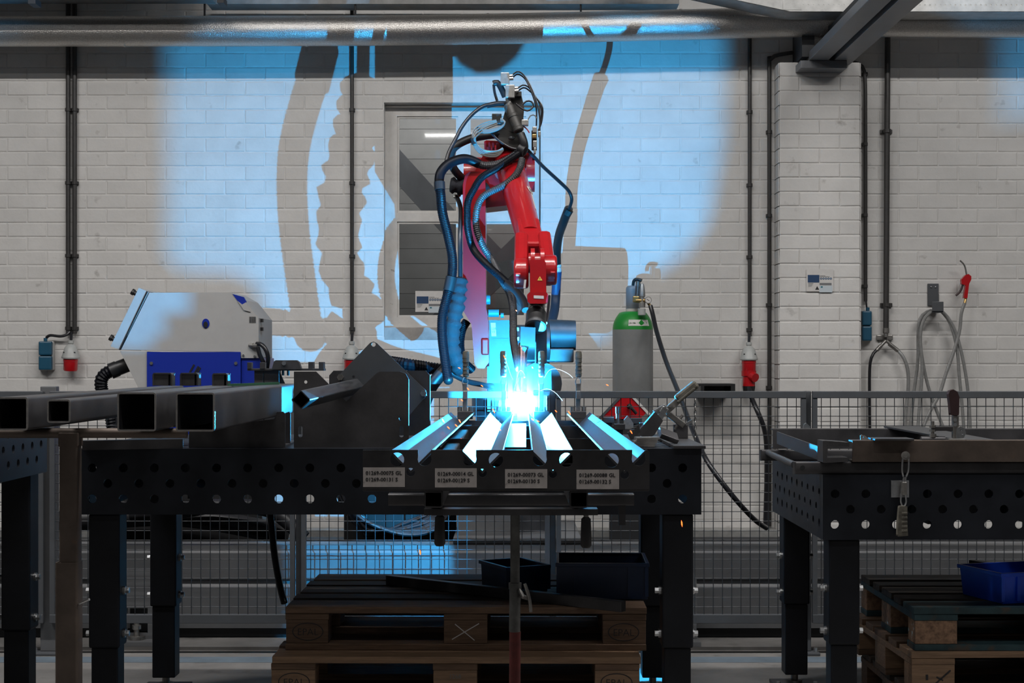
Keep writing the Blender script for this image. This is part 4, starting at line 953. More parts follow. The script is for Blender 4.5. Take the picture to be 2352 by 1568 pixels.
# ================================================================== GAS CYLINDER
GY=8.62; gx=X(1453.5,GY); gr=X(1500,GY-.0)-X(1453.5,GY)
gc=thing('gas_cylinder',Vector((gx,GY,.016)),'tall grey gas cylinder with green shoulder standing behind the fence','gas cylinder')
zs=Z(757,GY); zn=Z(718,GY)
MB().lathe([(gr*.93,0),(gr,.02),(gr,zs-.016)],Vector((gx,GY,.016)),(0,0,1),36).build('cylinder_body',MT['cyl_grey'],gc,smooth=True,ang=50)
Lh=zn-zs
MB().lathe([(gr*(1-.34*(k/8)**2.1),Lh*k/8*(1-.0*k)) for k in range(9)]+[(gr*.52,Lh*1.05),(gr*.40,Lh*1.07)],Vector((gx,GY,zs)),(0,0,1),36).build('green_shoulder',MT['cyl_green'],gc,smooth=True,ang=50)
gcx=X(1454,GY)
MB().cyl(Vector((gcx,GY,Z(720,GY))),Vector((gcx,GY,Z(709,GY))),gr*.36,n=24).build('neck_label',MT['paper'],gc,smooth=True)
r2=gr*.355
MB().lathe([(r2,0),(r2,Z(663,GY)-Z(710,GY)),(r2*.93,Z(659,GY)-Z(710,GY)),(r2*.7,Z(656,GY)-Z(710,GY))],Vector((gcx-.0,GY,Z(710,GY))),(0,0,1),26).build('cap_guard',MT['cyl_cap'],gc,smooth=True,ang=50)
# curved label with green diamond
def shell_patch(a0,a1,z0,z1,rf,n=10):
    m=MB(); vs=[]
    for k in range(n+1):
        a=a0+(a1-a0)*k/n
        for z_ in (z0,z1): r_=rf(z_); vs.append(Vector((gx+r_*math.sin(a),GY-r_*math.cos(a),z_)))
    vs+=[Vector((gx+(p.x-gx)*.985,GY+(p.y-GY)*.985,p.z)) for p in vs]
    q=2*(n+1)
    m.add(vs,[(2*k,2*k+2,2*k+3,2*k+1) for k in range(n)]+[(q+2*k,q+2*k+1,q+2*k+3,q+2*k+2) for k in range(n)]+[(2*k,q+2*k,q+2*k+2,2*k+2) for k in range(n)]+[(2*k+1,2*k+3,q+2*k+3,q+2*k+1) for k in range(n)]); return m
rf=lambda z_: gr*(1-.34*(max(0,z_-zs)/Lh)**2.1)+.0012
shell_patch(-.30,.85,Z(749,GY),Z(735,GY),rf).build('hazard_label',MT['paper'],gc,smooth=True)
rr_=rf(Z(741,GY)); an=.36; ct=Vector((gx+(rr_+.001)*math.sin(an),GY-(rr_+.001)*math.cos(an),Z(742,GY)))
MB().plate([(-.016,0),(0,-.017),(.016,0),(0,.017)],[],.0015,Matrix.Translation(ct)@Matrix.Rotation(an,4,'Z')@facing(0,-.001,0)).build('green_diamond',MT['cyl_green'],gc)
MB().text('UN 1956',.011,Matrix.Translation(Vector((gx-.012,GY-rr_-.003,Z(744,GY))))@facing(0,0,0),'CENTER').build('label_print',MT['ink'],gc)
# regulator
ry=GY-.11
rg=thing('gas_regulator',W(1471,725,ry),'gas regulator with round gauge and clear flow tube on the green-shouldered cylinder','regulator')
MB().cyl(W(1464,678,ry),W(1466,641,ry),.013,n=16).build('flow_tube',MT['clear'],rg,smooth=True)
MB().cyl(W(1464,680,ry),W(1466,645,ry),.006,n=10).build('flow_scale',MT['connector'],rg,smooth=True)
MB().box(X(1454,ry),X(1468,ry),ry-.01,ry+.03,Z(694,ry),Z(680,ry)).build('inlet_body',MT['brass'],rg,bevel=.004)
MB().cyl(W(1460,690,ry),W(1485,690,ry),.012,n=12).build('cross_pipe',MT['brass'],rg,smooth=True)
MB().lathe([(.018,0),(.018,.025),(.012,.03),(.012,.055),(.017,.06),(.017,.075),(.015,.10),(.010,.128),(.008,.13)],W(1475,706,ry),(0,0,1),16).build('pressure_body',MT['connector'],rg,smooth=True,ang=30)
MB().lathe([(.019,0),(.021,.003),(.021,.036),(.018,.038)],W(1474,724,ry),(0,0,1),14).build('adjust_knob',MT['plug_grey'],rg,smooth=True,ang=30)
p=W(1489,689,ry-.02); MB().cyl(p,p+Vector((0,.022,0)),.019,n=20).build('gauge_rim',MT['connector'],rg,smooth=True,ang=30)
MB().cyl(p-Vector((0,.001,0)),p,.0155,n=20).build('gauge_dial',MT['paper'],rg)
MB().bar(p+Vector((-.008,-.002,.006)),p+Vector((.006,-.002,-.004)),.002,.002).build('gauge_needle',MT['ink'],rg)
MB().tube(cr([W(1454,655,ry+.02),W(1456,645,ry+.01),W(1462,641,ry),W(1474,644,ry-.01)],.008),.009,10).build('top_elbow',MT['black_plastic'],rg,smooth=True)
MB().cyl(W(1487,693,ry),W(1496,706,ry),.008,n=10).build('outlet',MT['brass'],rg,smooth=True)
o=MB().tube(cr([W(1494,702,ry),W(1499,720,ry-.02),W(1508,760,ry-.1),W(1530,830,8.2),W(1560,905,7.9),W(1590,985,7.6),W(1625,1060,7.4),W(1680,1135,7.35),W(1730,1190,7.45),W(1760,1212,7.6)],.03),.0125,10).build('gas_hose',MT['cable'],smooth=True)
tag(o,'long black gas hose sagging from the regulator down to the right behind the fence','hose')
sg=thing('warning_sign',W(1440,960,7.5),'red triangular plate with pale edge and black lever behind the fence','sign')
ys=7.5
MB().vplate([(1378,962),(1425,913),(1452,913),(1484,948),(1470,962)],[],.004,ys).build('red_plate',MT['red_plastic'],sg)
MB().bar(W(1376,962,ys-.002),W(1424,912,ys-.002),.006,.012).build('edge_strip',MT['fence'],sg)
MB().bar(W(1452,910,ys-.002),W(1492,952,ys-.002),.006,.012).build('edge_strip',MT['white_paint'],sg)
MB().tube(cr([W(1445,932,ys-.02),W(1452,938,ys-.03),W(1462,950,ys-.03)],.01),.008,8).sphere(W(1446,933,ys-.02),.014,10).build('lever',MT['black_plastic'],sg,smooth=True)
MB().box(X(1400,ys),X(1470,ys),ys+.004,ys+.03,.20,Z(962,ys)).build('sign_stand',MT['track_dark'],sg)
MB().box(X(1400,ys)-.05,X(1470,ys)+.05,ys-.05,ys+.09,.061,.20).build('sign_foot',MT['track_dark'],sg)

o=MB().tube(cr([W(618,1150,5.75),W(622,1190,5.74),W(630,1270,5.70),W(642,1340,5.66),W(654,1388,5.62)],.03),.0125,10).build('hanging_cable',MT['cable'],smooth=True)
tag(o,'thick black cable hanging down behind the middle table beside the pallets','cable')
# ================================================================== WELDING ROBOT
RB=thing('welding_robot',Vector((X(1175,7.35),7.35,.428)),'red six-axis welding robot arm with black hoses bending over the jig','robot')
def part(m,name,mt,smooth=False,bevel=0,parent=None,ang=38): return m.build(name,MT[mt],parent or RB,smooth=smooth,bevel=bevel,ang=ang)
part(MB().box(X(1050,7.08),X(1190,7.08),7.06,7.09,.43,Z(1090,7.08)),'carriage_plate','track',bevel=.004)
part(MB().box(X(1045,7.2),X(1330,7.2),6.95,7.75,.4285,.455),'carriage','track',bevel=.004)
part(MB().cyl(Vector((X(1180,7.4),7.4,.455)),Vector((X(1180,7.4),7.4,Z(955,7.4))),.20,.18,n=28),'pedestal','cast_dark',True)
part(MB().cyl(Vector((X(1180,7.4),7.4,Z(955,7.4))),Vector((X(1180,7.4),7.4,Z(905,7.4))),.20,n=28),'turntable','cast_dark',True)
sh=part(MB().vplate([(1119,945),(1119,742),(1124,735),(1172,735),(1182,742),(1186,760),(1186,945)],[],.28,7.12),'shoulder_housing','cast_grey',bevel=.014)
part(MB().vplate([(1129,777),(1180,777),(1180,797),(1129,797)],[[(1131,779),(1178,779),(1178,795),(1131,795)]],.006,7.116),'access_cover','cast_grey',bevel=.001,parent=sh)
st_=part(MB().vplate([(1127,741),(1138,741),(1140,772),(1129,772)],[],.0015,7.115),'axis_sticker','paper',parent=sh)
part(MB().text('UA',.016,facing(X(1129,7.11),7.1135,Z(757,7.11))).text('VII',.014,facing(X(1129.5,7.11),7.1135,Z(764,7.11))),'print','ink',parent=st_)
part(MB().cyl(W(1122,719,7.14),W(1146,719,7.14),.018,n=14).cyl(W(1150,724,7.14),W(1157,724,7.14),.012,n=10),'motor_connector','sign_teal',True)
part(MB().cyl(W(1113,688,7.15),W(1126,688,7.15),.022,n=16),'axis_pin','sign_teal',True)
part(MB().cyl(W(1186,790,7.25),W(1262,790,7.25),.09,n=24),'axis_motor','cast_dark',True)
part(MB().cyl(W(1262,770,7.28),W(1322,770,7.28),.075,.07,n=24),'axis_motor','cast_dark',True)
part(MB().box(X(1190,7.2),X(1318,7.2),7.2,7.42,Z(832,7.2),Z(800,7.2)),'motor_bracket','cast_dark',bevel=.006)
part(MB().cyl(W(1240,880,7.3)-Vector((.0,.12,0)),W(1240,880,7.3)+Vector((0,.1,0)),.10,n=24),'turntable_motor','cast_dark',True)
for k in range(4): part(MB().box(X(1186,7.15),X(1192,7.15),7.14,7.16,Z(760+k*22,7.15),Z(752+k*22,7.15)),'housing_bolt','bolt')
# lower arm
la=part(MB().vplate([(1063,425),(1068,402),(1078,394),(1104,394),(1113,402),(1115,425),(1116,705),(1121,735),(1123,832),(1112,846),(1098,846),(1090,836),(1083,745),(1063,712)],[],.30,6.90),'lower_arm','red',bevel=.012)
part(MB().cyl(W(1097,790,7.14),W(1124,790,7.14),.105,n=28),'shoulder_disc','red',True,parent=la)
part(MB().box(X(1106,6.89),X(1123,6.89),6.88,6.95,Z(815,6.89),Z(778,6.89)),'hub_boss','red',bevel=.006,parent=la)
for k in (511,581,648): part(MB().cyl(W(1061,k,6.95),W(1064,k,6.95),.005,n=8),'cable_clip','bolt')
# elbow
part(MB().cyl(W(1066,405,7.18),W(1124,405,7.18),.088,n=28),'elbow_disc','red',True)
el=part(MB().vplate([(1088,480),(1082,418),(1096,380),(1112,352),(1150,330),(1206,338),(1222,362),(1228,420),(1214,452),(1180,470)],[],.24,7.08),'elbow_housing','red',bevel=.03)
part(MB().cyl(W(1208,400,7.15),W(1228,400,7.15),.082,n=28),'elbow_cap','red',True,parent=el)
part(MB().vplate([(1113,362),(1112,325),(1117,322),(1148,324),(1150,362)],[],.10,7.05),'top_motor','red',bevel=.006,parent=el)
for a in (1118,1127,1136): part(MB().box(X(a,7.04),X(a+4,7.04),7.025,7.05,Z(352,7.04),Z(334,7.04)),'cooling_fin','red',parent=el)
part(MB().vplate([(1060,430),(1082,395),(1100,398),(1115,418),(1118,460),(1066,452)],[],.12,7.09),'elbow_web','red',bevel=.02,parent=el)
# forearm
fa=part(MB().cyl(W(1168,372,7.12),W(1217,548,6.42),.066,.056,n=28),'forearm','red',True)
part(MB().cyl(W(1165,362,7.15),W(1172,388,7.06),.075,.075,n=28),'forearm_flange','red',True,parent=fa)
sd=(W(1205,500,6.5)-W(1168,372,7.12)).normalized()
def on_forearm(t_,ang,lift):
    a=W(1168,372,7.12); b_=W(1217,548,6.42); c=a.lerp(b_,t_); r_,u_,d_=frame(b_-a); rad=.066*(1-t_)+.056*t_
    nrm=(r_*math.cos(ang)+u_*math.sin(ang)); return c+nrm*(rad+lift),nrm,d_
q0,n0,d0=on_forearm(.44,2.62,.0006); q1,_,_=on_forearm(.72,2.62,.0006)
part(MB().bar(q0,q1,.012,.0012,up=n0),'maker_strip','paper',parent=fa)
q,n1,d1=on_forearm(.50,2.45,.0012)
part(MB().cyl(q-n1*.001,q+n1*.0012,.021,n=20),'round_badge','paper',True,parent=fa)
part(MB().cyl(q+n1*.0012,q+n1*.0022,.012,n=16),'badge_mark','ink_grey',True,parent=fa)
# wrist
nk=part(MB().bar(W(1211,524,6.52),W(1222,585,6.30),.098,.105),'wrist_neck','red',bevel=.014)
part(MB().bar(W(1215,531,6.432),W(1220,560,6.335),.070,.012),'neck_cover','red',bevel=.004,parent=nk)
wl=part(MB().bar(W(1198,556,6.37),W(1197,640,6.13),.056,.112),'wrist_fork','red',bevel=.018)
part(MB().cyl(W(1180,628,6.15),W(1214,628,6.15),.060,n=28),'fork_hub','red',True,parent=wl,bevel=.010)
part(MB().bar(W(1190,570,6.275),W(1190,632,6.085),.022,.010),'fork_cover','red',bevel=.003,parent=wl)
part(MB().vplate([(1204,642),(1209,642),(1207,662),(1202,662)],[],.002,6.085),'axis_sticker','paper',parent=wl)
wr=part(MB().bar(W(1249,554,6.37),W(1260,632,6.13),.054,.112),'wrist_fork','red',bevel=.018)
part(MB().cyl(W(1243,620,6.15),W(1279,620,6.15),.060,n=28),'fork_hub','red',True,parent=wr,bevel=.010)
part(MB().bar(W(1262,570,6.275),W(1270,628,6.085),.020,.010),'fork_cover','red',bevel=.003,parent=wr)
wb_=part(MB().vplate([(1217,604),(1222,596),(1250,596),(1254,604),(1255,674),(1218,674)],[],.10,6.07),'wrist_block','red',bevel=.008)
part(MB().cyl(W(1214,604,6.15),W(1244,604,6.15),.040,n=18),'wrist_axle','red',True)
part(MB().cyl(W(1219,598,6.13),W(1228,598,6.13),.048,n=20).cyl(W(1241,598,6.13),W(1250,598,6.13),.048,n=20),'wrist_ear','red',True)
tri=part(MB().vplate([(1234,644),(1246,644),(1240,634)],[],.0012,6.0688),'warning_triangle','yellow',parent=wb_)
part(MB().vplate([(1239.2,642),(1240.8,639.5),(1239.6,639),(1240.6,636.5),(1238.6,639.8),(1240,640.2)],[],.0008,6.068),'bolt_symbol','ink',parent=tri)
fl_=part(MB().vplate([(1211,676),(1216,671),(1255,671),(1259,676),(1258,694),(1252,697),(1217,697),(1212,693)],[],.12,6.05),'tool_flange','red',bevel=.006)
part(MB().vplate([(1226,678),(1249,679),(1249,686),(1226,685)],[],.0012,6.0486),'axis_sticker','paper',parent=fl_)
ax0=W(1233,697,6.14); ax1=W(1230,752,6.06); dr=(ax1-ax0).normalized(); LL=(ax1-ax0).length
part(MB().lathe([(.033,0),(.033,LL*.28),(.030,LL*.30),(.033,LL*.32),(.033,LL*.40)],ax0,dr,24),'steel_collar','old_steel',True,ang=25)
part(MB().lathe([(.036,LL*.38),(.040,LL*.42),(.040,LL*.78),(.041,LL*.80),(.041,LL*.88)],ax0,dr,24),'collision_box','black_plastic',True,ang=25)
part(MB().lathe([(.042,LL*.88),(.042,LL*.97),(.036,LL*1.0)],ax0,dr,24),'clamp_ring','cast_dark',True,ang=25)
# torch
tm=part(MB().vplate([(1196,750),(1230,752),(1229,796),(1195,793)],[],.09,6.01),'torch_mount','cast_grey',bevel=.003)
part(MB().box(X(1229,6.12),X(1256,6.12),6.11,6.16,Z(835,6.12),Z(756,6.12)),'mount_bracket','cast_dark',bevel=.004)
part(MB().bar(W(1190,790,6.09),W(1212,792,6.09),.02,.006),'clamp_strip','bolt')
tz0=W(1202,790,6.06); tz1=W(1199,866,6.01)
part(MB().lathe([(.0195,0),(.0195,.01),(.021,.012),(.021,.018),(.0185,.02),(.0165,(tz1-tz0).length*.7),(.0135,(tz1-tz0).length)],tz0,(tz1-tz0),20),'gas_nozzle','copper',True,ang=28)
tz2=W(1197.5,908,5.98)
part(MB().cyl(tz1,tz2,.006,.0035,n=12),'contact_tip','copper',True)
# hoses
def hose(name,pts,r,mt,pitch=None,depth=.12,n=12):
    P3=[W(a,b,c) for a,b,c in pts]
    if pitch:
        P=cr(P3,pitch/2); R=[r*(1-(depth if k%2 else 0)) for k in range(len(P))]
        return part(MB().tube(P,R,n),name,mt,True,ang=15)
    return part(MB().tube(cr(P3,.012),r,n),name,mt,True)
hose('hose',[(1198,345,6.96),(1172,363,6.94),(1142,377,6.92),(1112,380,6.9),(1093,374,6.88)],.0185,'hose_braid',.010,.10)
hose('hose',[(1100,376,6.885),(1076,366,6.87),(1056,366,6.85),(1028,378,6.83),(1011,399,6.81),(1008,430,6.8)],.0215,'hose_black')
hose('hose',[(1008,425,6.8),(1012,445,6.79),(1016,487,6.78),(1030,545,6.77),(1039,593,6.77),(1037,640,6.77),(1025,688,6.76),(1016,728,6.76),(1016,776,6.76),(1023,833,6.76),(1029,872,6.76)],.0222,'hose_black',.0075,.10,14)
part(MB().sphere(W(1029.5,872,6.76),.0222,14),'hose_end','rubber',True)
part(MB().cyl(W(1009,418,6.8),W(1010,436,6.795),.0245,n=14),'hose_band','rubber',True)
part(MB().cyl(W(1037,636,6.77),W(1030,668,6.765),.0255,n=14),'hose_band','rubber',True)
hose('hose',[(1196,350,6.94),(1172,366,6.9),(1142,386,6.86),(1106,408,6.82),(1087,437,6.79),(1075,462,6.77),(1073,490,6.76),(1075,530,6.75),(1088,573,6.73),(1118,608,6.58),(1152,638,6.5),(1170,655,6.45)],.0165,'hose_black',.007,.12)
hose('hose',[(1165,651,6.46),(1186,668,6.4),(1202,690,6.34),(1208,712,6.3)],.0165,'rubber')
hose('hose',[(1199,366,6.86),(1193,388,6.83),(1179,408,6.81),(1152,428,6.80),(1118,445,6.79),(1102,462,6.78),(1094,490,6.77),(1095,526,6.77),(1110,566,6.76),(1132,600,6.73),(1152,640,6.58),(1170,672,6.52),(1178,705,6.45),(1179,745,6.38),(1180,785,6.3),(1188,830,6.2),(1192,848,6.14)],.0162,'hose_braid',.009,.14)
hose('hose',[(1162,237,6.98),(1135,239,6.96),(1110,244,6.94),(1085,262,6.92),(1062,290,6.9),(1045,322,6.88),(1030,352,6.86),(1022,385,6.84)],.0085,'cable')
hose('hose',[(1165,238,6.98),(1142,238,6.965),(1118,243,6.95)],.0115,'cable')
hose('hose',[(1150,308,7.02),(1118,311,7.),(1076,320,6.97),(1044,338,6.95),(1035,360,6.95),(1041,385,6.96),(1056,404,7.),(1070,416,7.05)],.0185,'rubber')
hose('cable',[(1212,345,7.05),(1230,364,7.10),(1250,385,7.18),(1286,418,7.3),(1306,438,7.36),(1313,456,7.38),(1310,472,7.42),(1304,484,7.46)],.0085,'cable')
hose('cable',[(1306,480,7.46),(1295,508,7.55),(1284,540,7.68),(1279,575,7.80),(1279,606,7.86)],.0215,'rubber')
part(MB().cyl(W(1308,482,7.45),W(1302,492,7.46),.021,n=10),'cable_tie','rubber')
part(MB().lathe([(.019,0),(.022,.004),(.022,.014),(.018,.018),(.022,.024),(.022,.038),(.018,.042)],W(1280,606,7.86),(0,.1,-1),14),'cable_fitting','plug_grey',True,ang=25)
hose('cable',[(1280,622,7.88),(1278,650,7.90),(1276,688,7.90),(1273,715,7.86),(1266,740,7.78),(1256,765,7.66),(1250,785,7.55)],.0235,'sign_blue')
part(MB().tube(cr([W(1262,680,6.58),W(1258,720,6.45),W(1254,742,6.36)],.012),.006,8),'torch_cable','cable',True)
# wrinkled sleeves
def sleeve(pts,r,name):
    P=cr(pts,.012); rnd=random.Random(3); R=[r*(1+.16*math.sin(k*1.9)+rnd.uniform(-.12,.12)) for k in range(len(P))]
    o=part(MB().tube(P,R,14),name,'cloth',True,ang=180); return o
sleeve([W(1035,425,7.02),W(1055,428,7.02),W(1085,436,7.04),W(1120,440,7.08)],.034,'motor_sleeve')
sleeve([W(1056,640,6.88),W(1051,690,6.86),W(1043,730,6.85),W(1038,770,6.85),W(1041,812,6.86),W(1060,852,6.9)],.034,'cable_sleeve')
hose('hose',[(1072,738,7.08),(1062,755,7.07),(1057,780,7.06),(1058,806,7.06),(1067,832,7.07),(1085,850,7.1)],.021,'hose_black',.008,.12)
hose('cable',[(1020,845,6.9),(1045,862,6.92),(1075,876,6.95),(1110,884,7.),(1130,890,7.05)],.012,'cable')
hose('hose',[(870,826,7.2),(900,832,7.15),(940,838,7.1),(985,845,7.15),(1030,852,7.13)],.030,'hose_black',.014,.14)
hose('hose',[(1030,842,7.1),(1005,868,7.08),(985,900,7.08),(960,980,7.1),(950,1080,7.15)],.03,'rubber')
hose('cable',[(1050,455,7.04),(1058,480,6.98),(1057,540,6.90),(1057,600,6.87),(1057,660,6.86),(1054,700,6.86)],.0105,'cable')
part(MB().sphere(W(1046,452,7.05),.012,8).sphere(W(1054,448,7.05),.010,8).cyl(W(1050,447,7.05),W(1064,444,7.07),.006,n=6),'screw_fitting','connector',True)
# wire feeder head on top of the elbow
fd_=part(MB().vplate([(1163,245),(1172,200),(1196,212),(1204,245),(1200,300),(1178,306),(1150,290)],[],.10,7.),'wire_feeder','feeder',bevel=.006)
part(MB().vplate([(1140,305),(1150,292),(1210,318),(1212,340),(1190,346),(1150,330)],[],.14,7.),'feeder_plate','feeder',bevel=.006)
part(MB().lathe([(.020,0),(.021,.01),(.023,.012),(.023,.05),(.0245,.053),(.0245,.065),(.022,.067),(.022,.115),(.024,.118),(.024,.13),(.020,.135)],W(1167,240,6.96),W(1199,318,6.93)-W(1167,240,6.96),20),'torch_connector','feeder',True,ang=25)
hose('hose',[(1196,308,6.94),(1203,328,6.93),(1203,345,6.94),(1192,356,6.95)],.019,'rubber')
part(MB().cyl(W(1193,340,6.94),W(1206,347,6.93),.024,n=14),'hose_band','rubber',True)
hose('cable',[(1160,222,6.98),(1150,200,6.98),(1142,190,6.98),(1133,192,6.98)],.014,'rubber')
hose('cable',[(1134,194,6.98),(1136,212,6.98),(1142,232,6.98)],.006,'cable')
for a,b_,c_,d_ in ((1150,168,1170,196),(1161,196,1182,226)):
    co=part(MB().box(X(a,6.96),X(c_,6.96),6.94,6.98,Z(d_,6.96),Z(b_,6.96)),'valve_box','connector',bevel=.003)
    part(MB().cyl(W(c_,b_+7,6.96),W(c_+8,b_+6,6.96),.008,n=8).cyl(W(c_,b_+13,6.96),W(c_+9,b_+12,6.96),.008,n=8),'valve_fitting','connector',True,parent=co)
part(MB().cyl(W(1166,226,6.97),W(1172,246,6.97),.012,n=10),'valve_stem','connector',True)
part(MB().box(X(1186,6.98),X(1198,6.98),6.97,7.01,Z(222,6.98),Z(210,6.98)),'feeder_lid','feeder',bevel=.003)
for i,pts in enumerate(([(1177,172),(1190,164),(1206,176),(1222,205),(1234,240),(1240,275),(1238,306)],[(1178,178),(1190,170),(1208,184),(1224,220),(1232,250),(1232,290)],[(1190,202),(1202,195),(1216,202),(1230,222),(1246,246),(1244,280),(1236,300)],[(1191,208),(1204,201),(1220,212),(1234,228),(1244,252),(1240,290)])):
    hose('thin_tube',[(a,b,6.96+.01*i) for a,b in pts],.0035,'cable',n=7)
hose('thin_tube',[(1185,238,6.96),(1200,250,6.96),(1214,254,6.96),(1225,244,6.96),(1222,234,6.96),(1210,232,6.96),(1200,240,6.96)],.0042,'cable',n=7)
hose('thin_tube',[(1202,290,6.95),(1210,296,6.95),(1216,305,6.95)],.003,'red_plastic',n=6)
hose('thin_tube',[(1212,276,6.95),(1218,266,6.95),(1228,264,6.95),(1232,272,6.95)],.003,'grey_cable',n=6)
for a,b_,c_,d_,mt in ((1198,276,1214,289,'connector'),(1223,292,1233,306,'connector'),(1236,302,1242,314,'connector'),(1222,309,1232,318,'brass'),(1224,324,1233,340,'connector'),(1226,340,1231,354,'connector')):
    part(MB().box(X(a,6.95),X(c_,6.95),6.93,6.97,Z(d_,6.95),Z(b_,6.95)),'pneumatic_valve',mt,bevel=.003)
part(MB().cyl(W(1227,300,6.98),W(1227,345,6.98),.012,n=10),'valve_rail','feeder',True)
for k in range(4):
    hose('cable_loop',[(1140+k,276+3*k,6.93),(1112+k,282+5*k,6.92),(1090+2*k,296+5*k,6.91-.006*k),(1085+2*k,318,6.9-.006*k),(1092+k,340-3*k,6.9),(1112,357-4*k,6.9),(1140,359-4*k,6.91),(1156,345-2*k,6.92)],.0038,'grey_cable',n=6)
    hose('cable_loop',[(1150,272+k*2,6.92),(1160,280,6.91),(1152,290+k,6.91),(1130,297+k*2,6.91),(1105,298+k*2,6.915),(1096,290+k*2,6.92)],.0038,'grey_cable',n=6)
hose('cable_loop',[(1125,302,6.93),(1145,322,6.93),(1170,338,6.93),(1186,342,6.93)],.005,'cable',n=7)
part(MB().cyl(W(1086,318,6.9),W(1090,331,6.9),.012,n=8),'cable_tie','rubber')
part(MB().box(X(1130,6.97),X(1152,6.97),6.95,7.,Z(286,6.97),Z(262,6.97)),'terminal_block','black_plastic',bevel=.003)
part(MB().sphere(W(1175,317,6.985),.016,10,sc=(1,.4,.6)),'lens_cap','cast_grey',True)
# ================================================================== ARC, SPARKS, SMOKE
ARC=W(1198,924,5.97)
am=bpy.data.materials.new('arc'); am.use_nodes=True; nb=am.node_tree.nodes['Principled BSDF']
nb.inputs['Base Color'].default_value=(0,0,0,1); nb.inputs['Emission Color'].default_value=(0.03,0.47,1.0,1); nb.inputs['Emission Strength'].default_value=ARC_E
ao=MB().sphere(ARC,ARC_R,12).build('welding_arc',am,smooth=True); tag(ao,'blinding blue-white welding arc at the torch tip','welding arc')
pool=MB().sphere(W(1197,950,5.96),.010,10,sc=(1.2,1.5,.5)).build('weld_pool',MT['pool'],smooth=True); tag(pool,'glowing molten weld pool below the arc','weld pool')
# added plates right behind the arc, cut to shape where its light falls
LYp=ARC.y+.05; ax_,az_=ARC.x,ARC.z
def bl(a,b,Y): 
    q=W(a,b,Y)-ARC; k=.05/q.y; return (q.x*k,q.z*k)
YM_=7.5
lp=[(bl(352,-40,9.0)[0],.13),bl(352,590,9.0),bl(400,618,9.0),bl(540,625,9.0),bl(575,660,9.0),bl(590,760,9.0)]
rp=[bl(1292,850,9.0),bl(1292,778,9.0),bl(1404,772,9.0),bl(1404,690,9.0),bl(1490,634,9.0),bl(1590,570,9.0),bl(1645,490,9.0),bl(1680,300,9.0),(bl(1705,-40,9.0)[0],.13)]
def blocker_plate(pts): MB().plate([(ax_+a,az_+b) for a,b in pts],[],.002,Matrix(((1,0,0,0),(0,0,-1,LYp+.002),(0,1,0,0),(0,0,0,1)))).build('light_blocker',MT['leg_black'],jig)
s1,s2,s3=bl(432,718,YM_),bl(376,770,YM_),bl(345,800,YM_)
tl=bl(640,1180,6.9); tr_=(-.0165,0)
blocker_plate(lp+[(lp[-1][0],-.0125),(-.032,-.0125),(-.032,tl[1]),(tl[0],tl[1]),(tl[0],-.16),(s3[0]-.03,-.16),(s3[0]-.03,s3[1]),s3,(s3[0],s2[1]),s2,(s2[0],s1[1]),s1,(s1[0],lp[0][1])])
e=bl(2300,275,9.0)
blocker_plate([(tr_[0],-.16),(tr_[0],-.02),(rp[0][0],-.02)]+rp+[(e[0],rp[-1][1]),e,(e[0]+.05,e[1]),(e[0]+.05,-.16)])
random.seed(11)
for xx,zt_ in ((s3[0]-.03,s3[1]),(e[0]+.05,e[1])): MB().box(ax_+xx-.001,ax_+xx+.001,LYp-.035,LYp+.002,az_-.16,az_+zt_).build('light_blocker',MT['leg_black'],jig)
MB().box(ax_+s3[0]-.031,ax_+s3[0]-.029,ARC.y-.06,LYp-.036,az_-.028,az_+s3[1]).build('light_blocker',MT['leg_black'],jig)
blocker_plate([(e[0]-.001,.047),(e[0]-.001,.13),(e[0]+.07,.13),(e[0]+.07,.047)])
MB().box(ax_+e[0]+.049,ax_+e[0]+.051,ARC.y-.07,LYp-.036,az_-.028,az_+e[1]).build('light_blocker',MT['leg_black'],jig)
SPK=[(965,1268,3.9,4,12),(1566,1202,4.2,5,15),(1159,820,5.7,5,9),(1075,893,5.6,5,6),(1395,884,5.8,6,3),(1018,966,5.2,5,9),(1056,967,5.1,5,8),(1030,982,5.0,6,6),(1048,977,5.0,6,6),(1148,986,5.2,5,6),(1160,999,5.0,7,7),(1135,946,5.6,4,5),(1133,941,5.7,4,4),(1277,944,5.6,5,5),(1236,967,5.4,6,3),(1223,963,5.5,6,4),(1308,948,5.5,6,9),(1060,1008,4.8,4,3),(1061,919,5.7,5,4),(1107,886,5.8,5,4),(1223,844,5.9,3,4),(1055,845,5.9,6,3),(1186,713,6.0,3,3),(1140,964,5.3,3,4),(1450,992,4.6,5,8)]
LABS={0:'orange spark falling in front of the track above the pallets',1:'orange spark falling past the right front leg of the table',2:'orange spark at the grip of the clamp left of the arc',3:'orange spark between the grips of the two left clamps',4:'orange spark between the grips of the two right clamps',16:'orange spark at the far end of the rightmost angle profile',17:'orange spark in the gap between the first and second angle profile',20:'orange spark just right of the torch nozzle',21:'orange spark beside the lower end of the thick left hose',22:'orange spark left of the torch below the robot wrist',24:'orange spark over the near half of the rightmost angle profile'}
for k_ in (5,6,7,8): LABS[k_]='orange spark over the far half of the leftmost angle profile'
for k_ in (18,19): LABS[k_]='orange spark level with the fence rail left of the arc'
for i,(a,b_,Y,dx,dy) in enumerate(SPK):
    p0=W(a-dx/2*(.4 if i<2 else 1),b_-dy/2,Y); p1=W(a+dx/2*(.4 if i<2 else 1),b_+dy/2,Y)
    d=p1-p0; o=MB().lathe([(.0002,0),(.0016,d.length*.3),(.0016,d.length*.7),(.0002,d.length)],p0,d,6).build('spark',MT['spark'],smooth=True)
    tag(o,LABS.get(i,'small orange spark over the two middle angle profiles close to the arc'),'spark','weld sparks' )
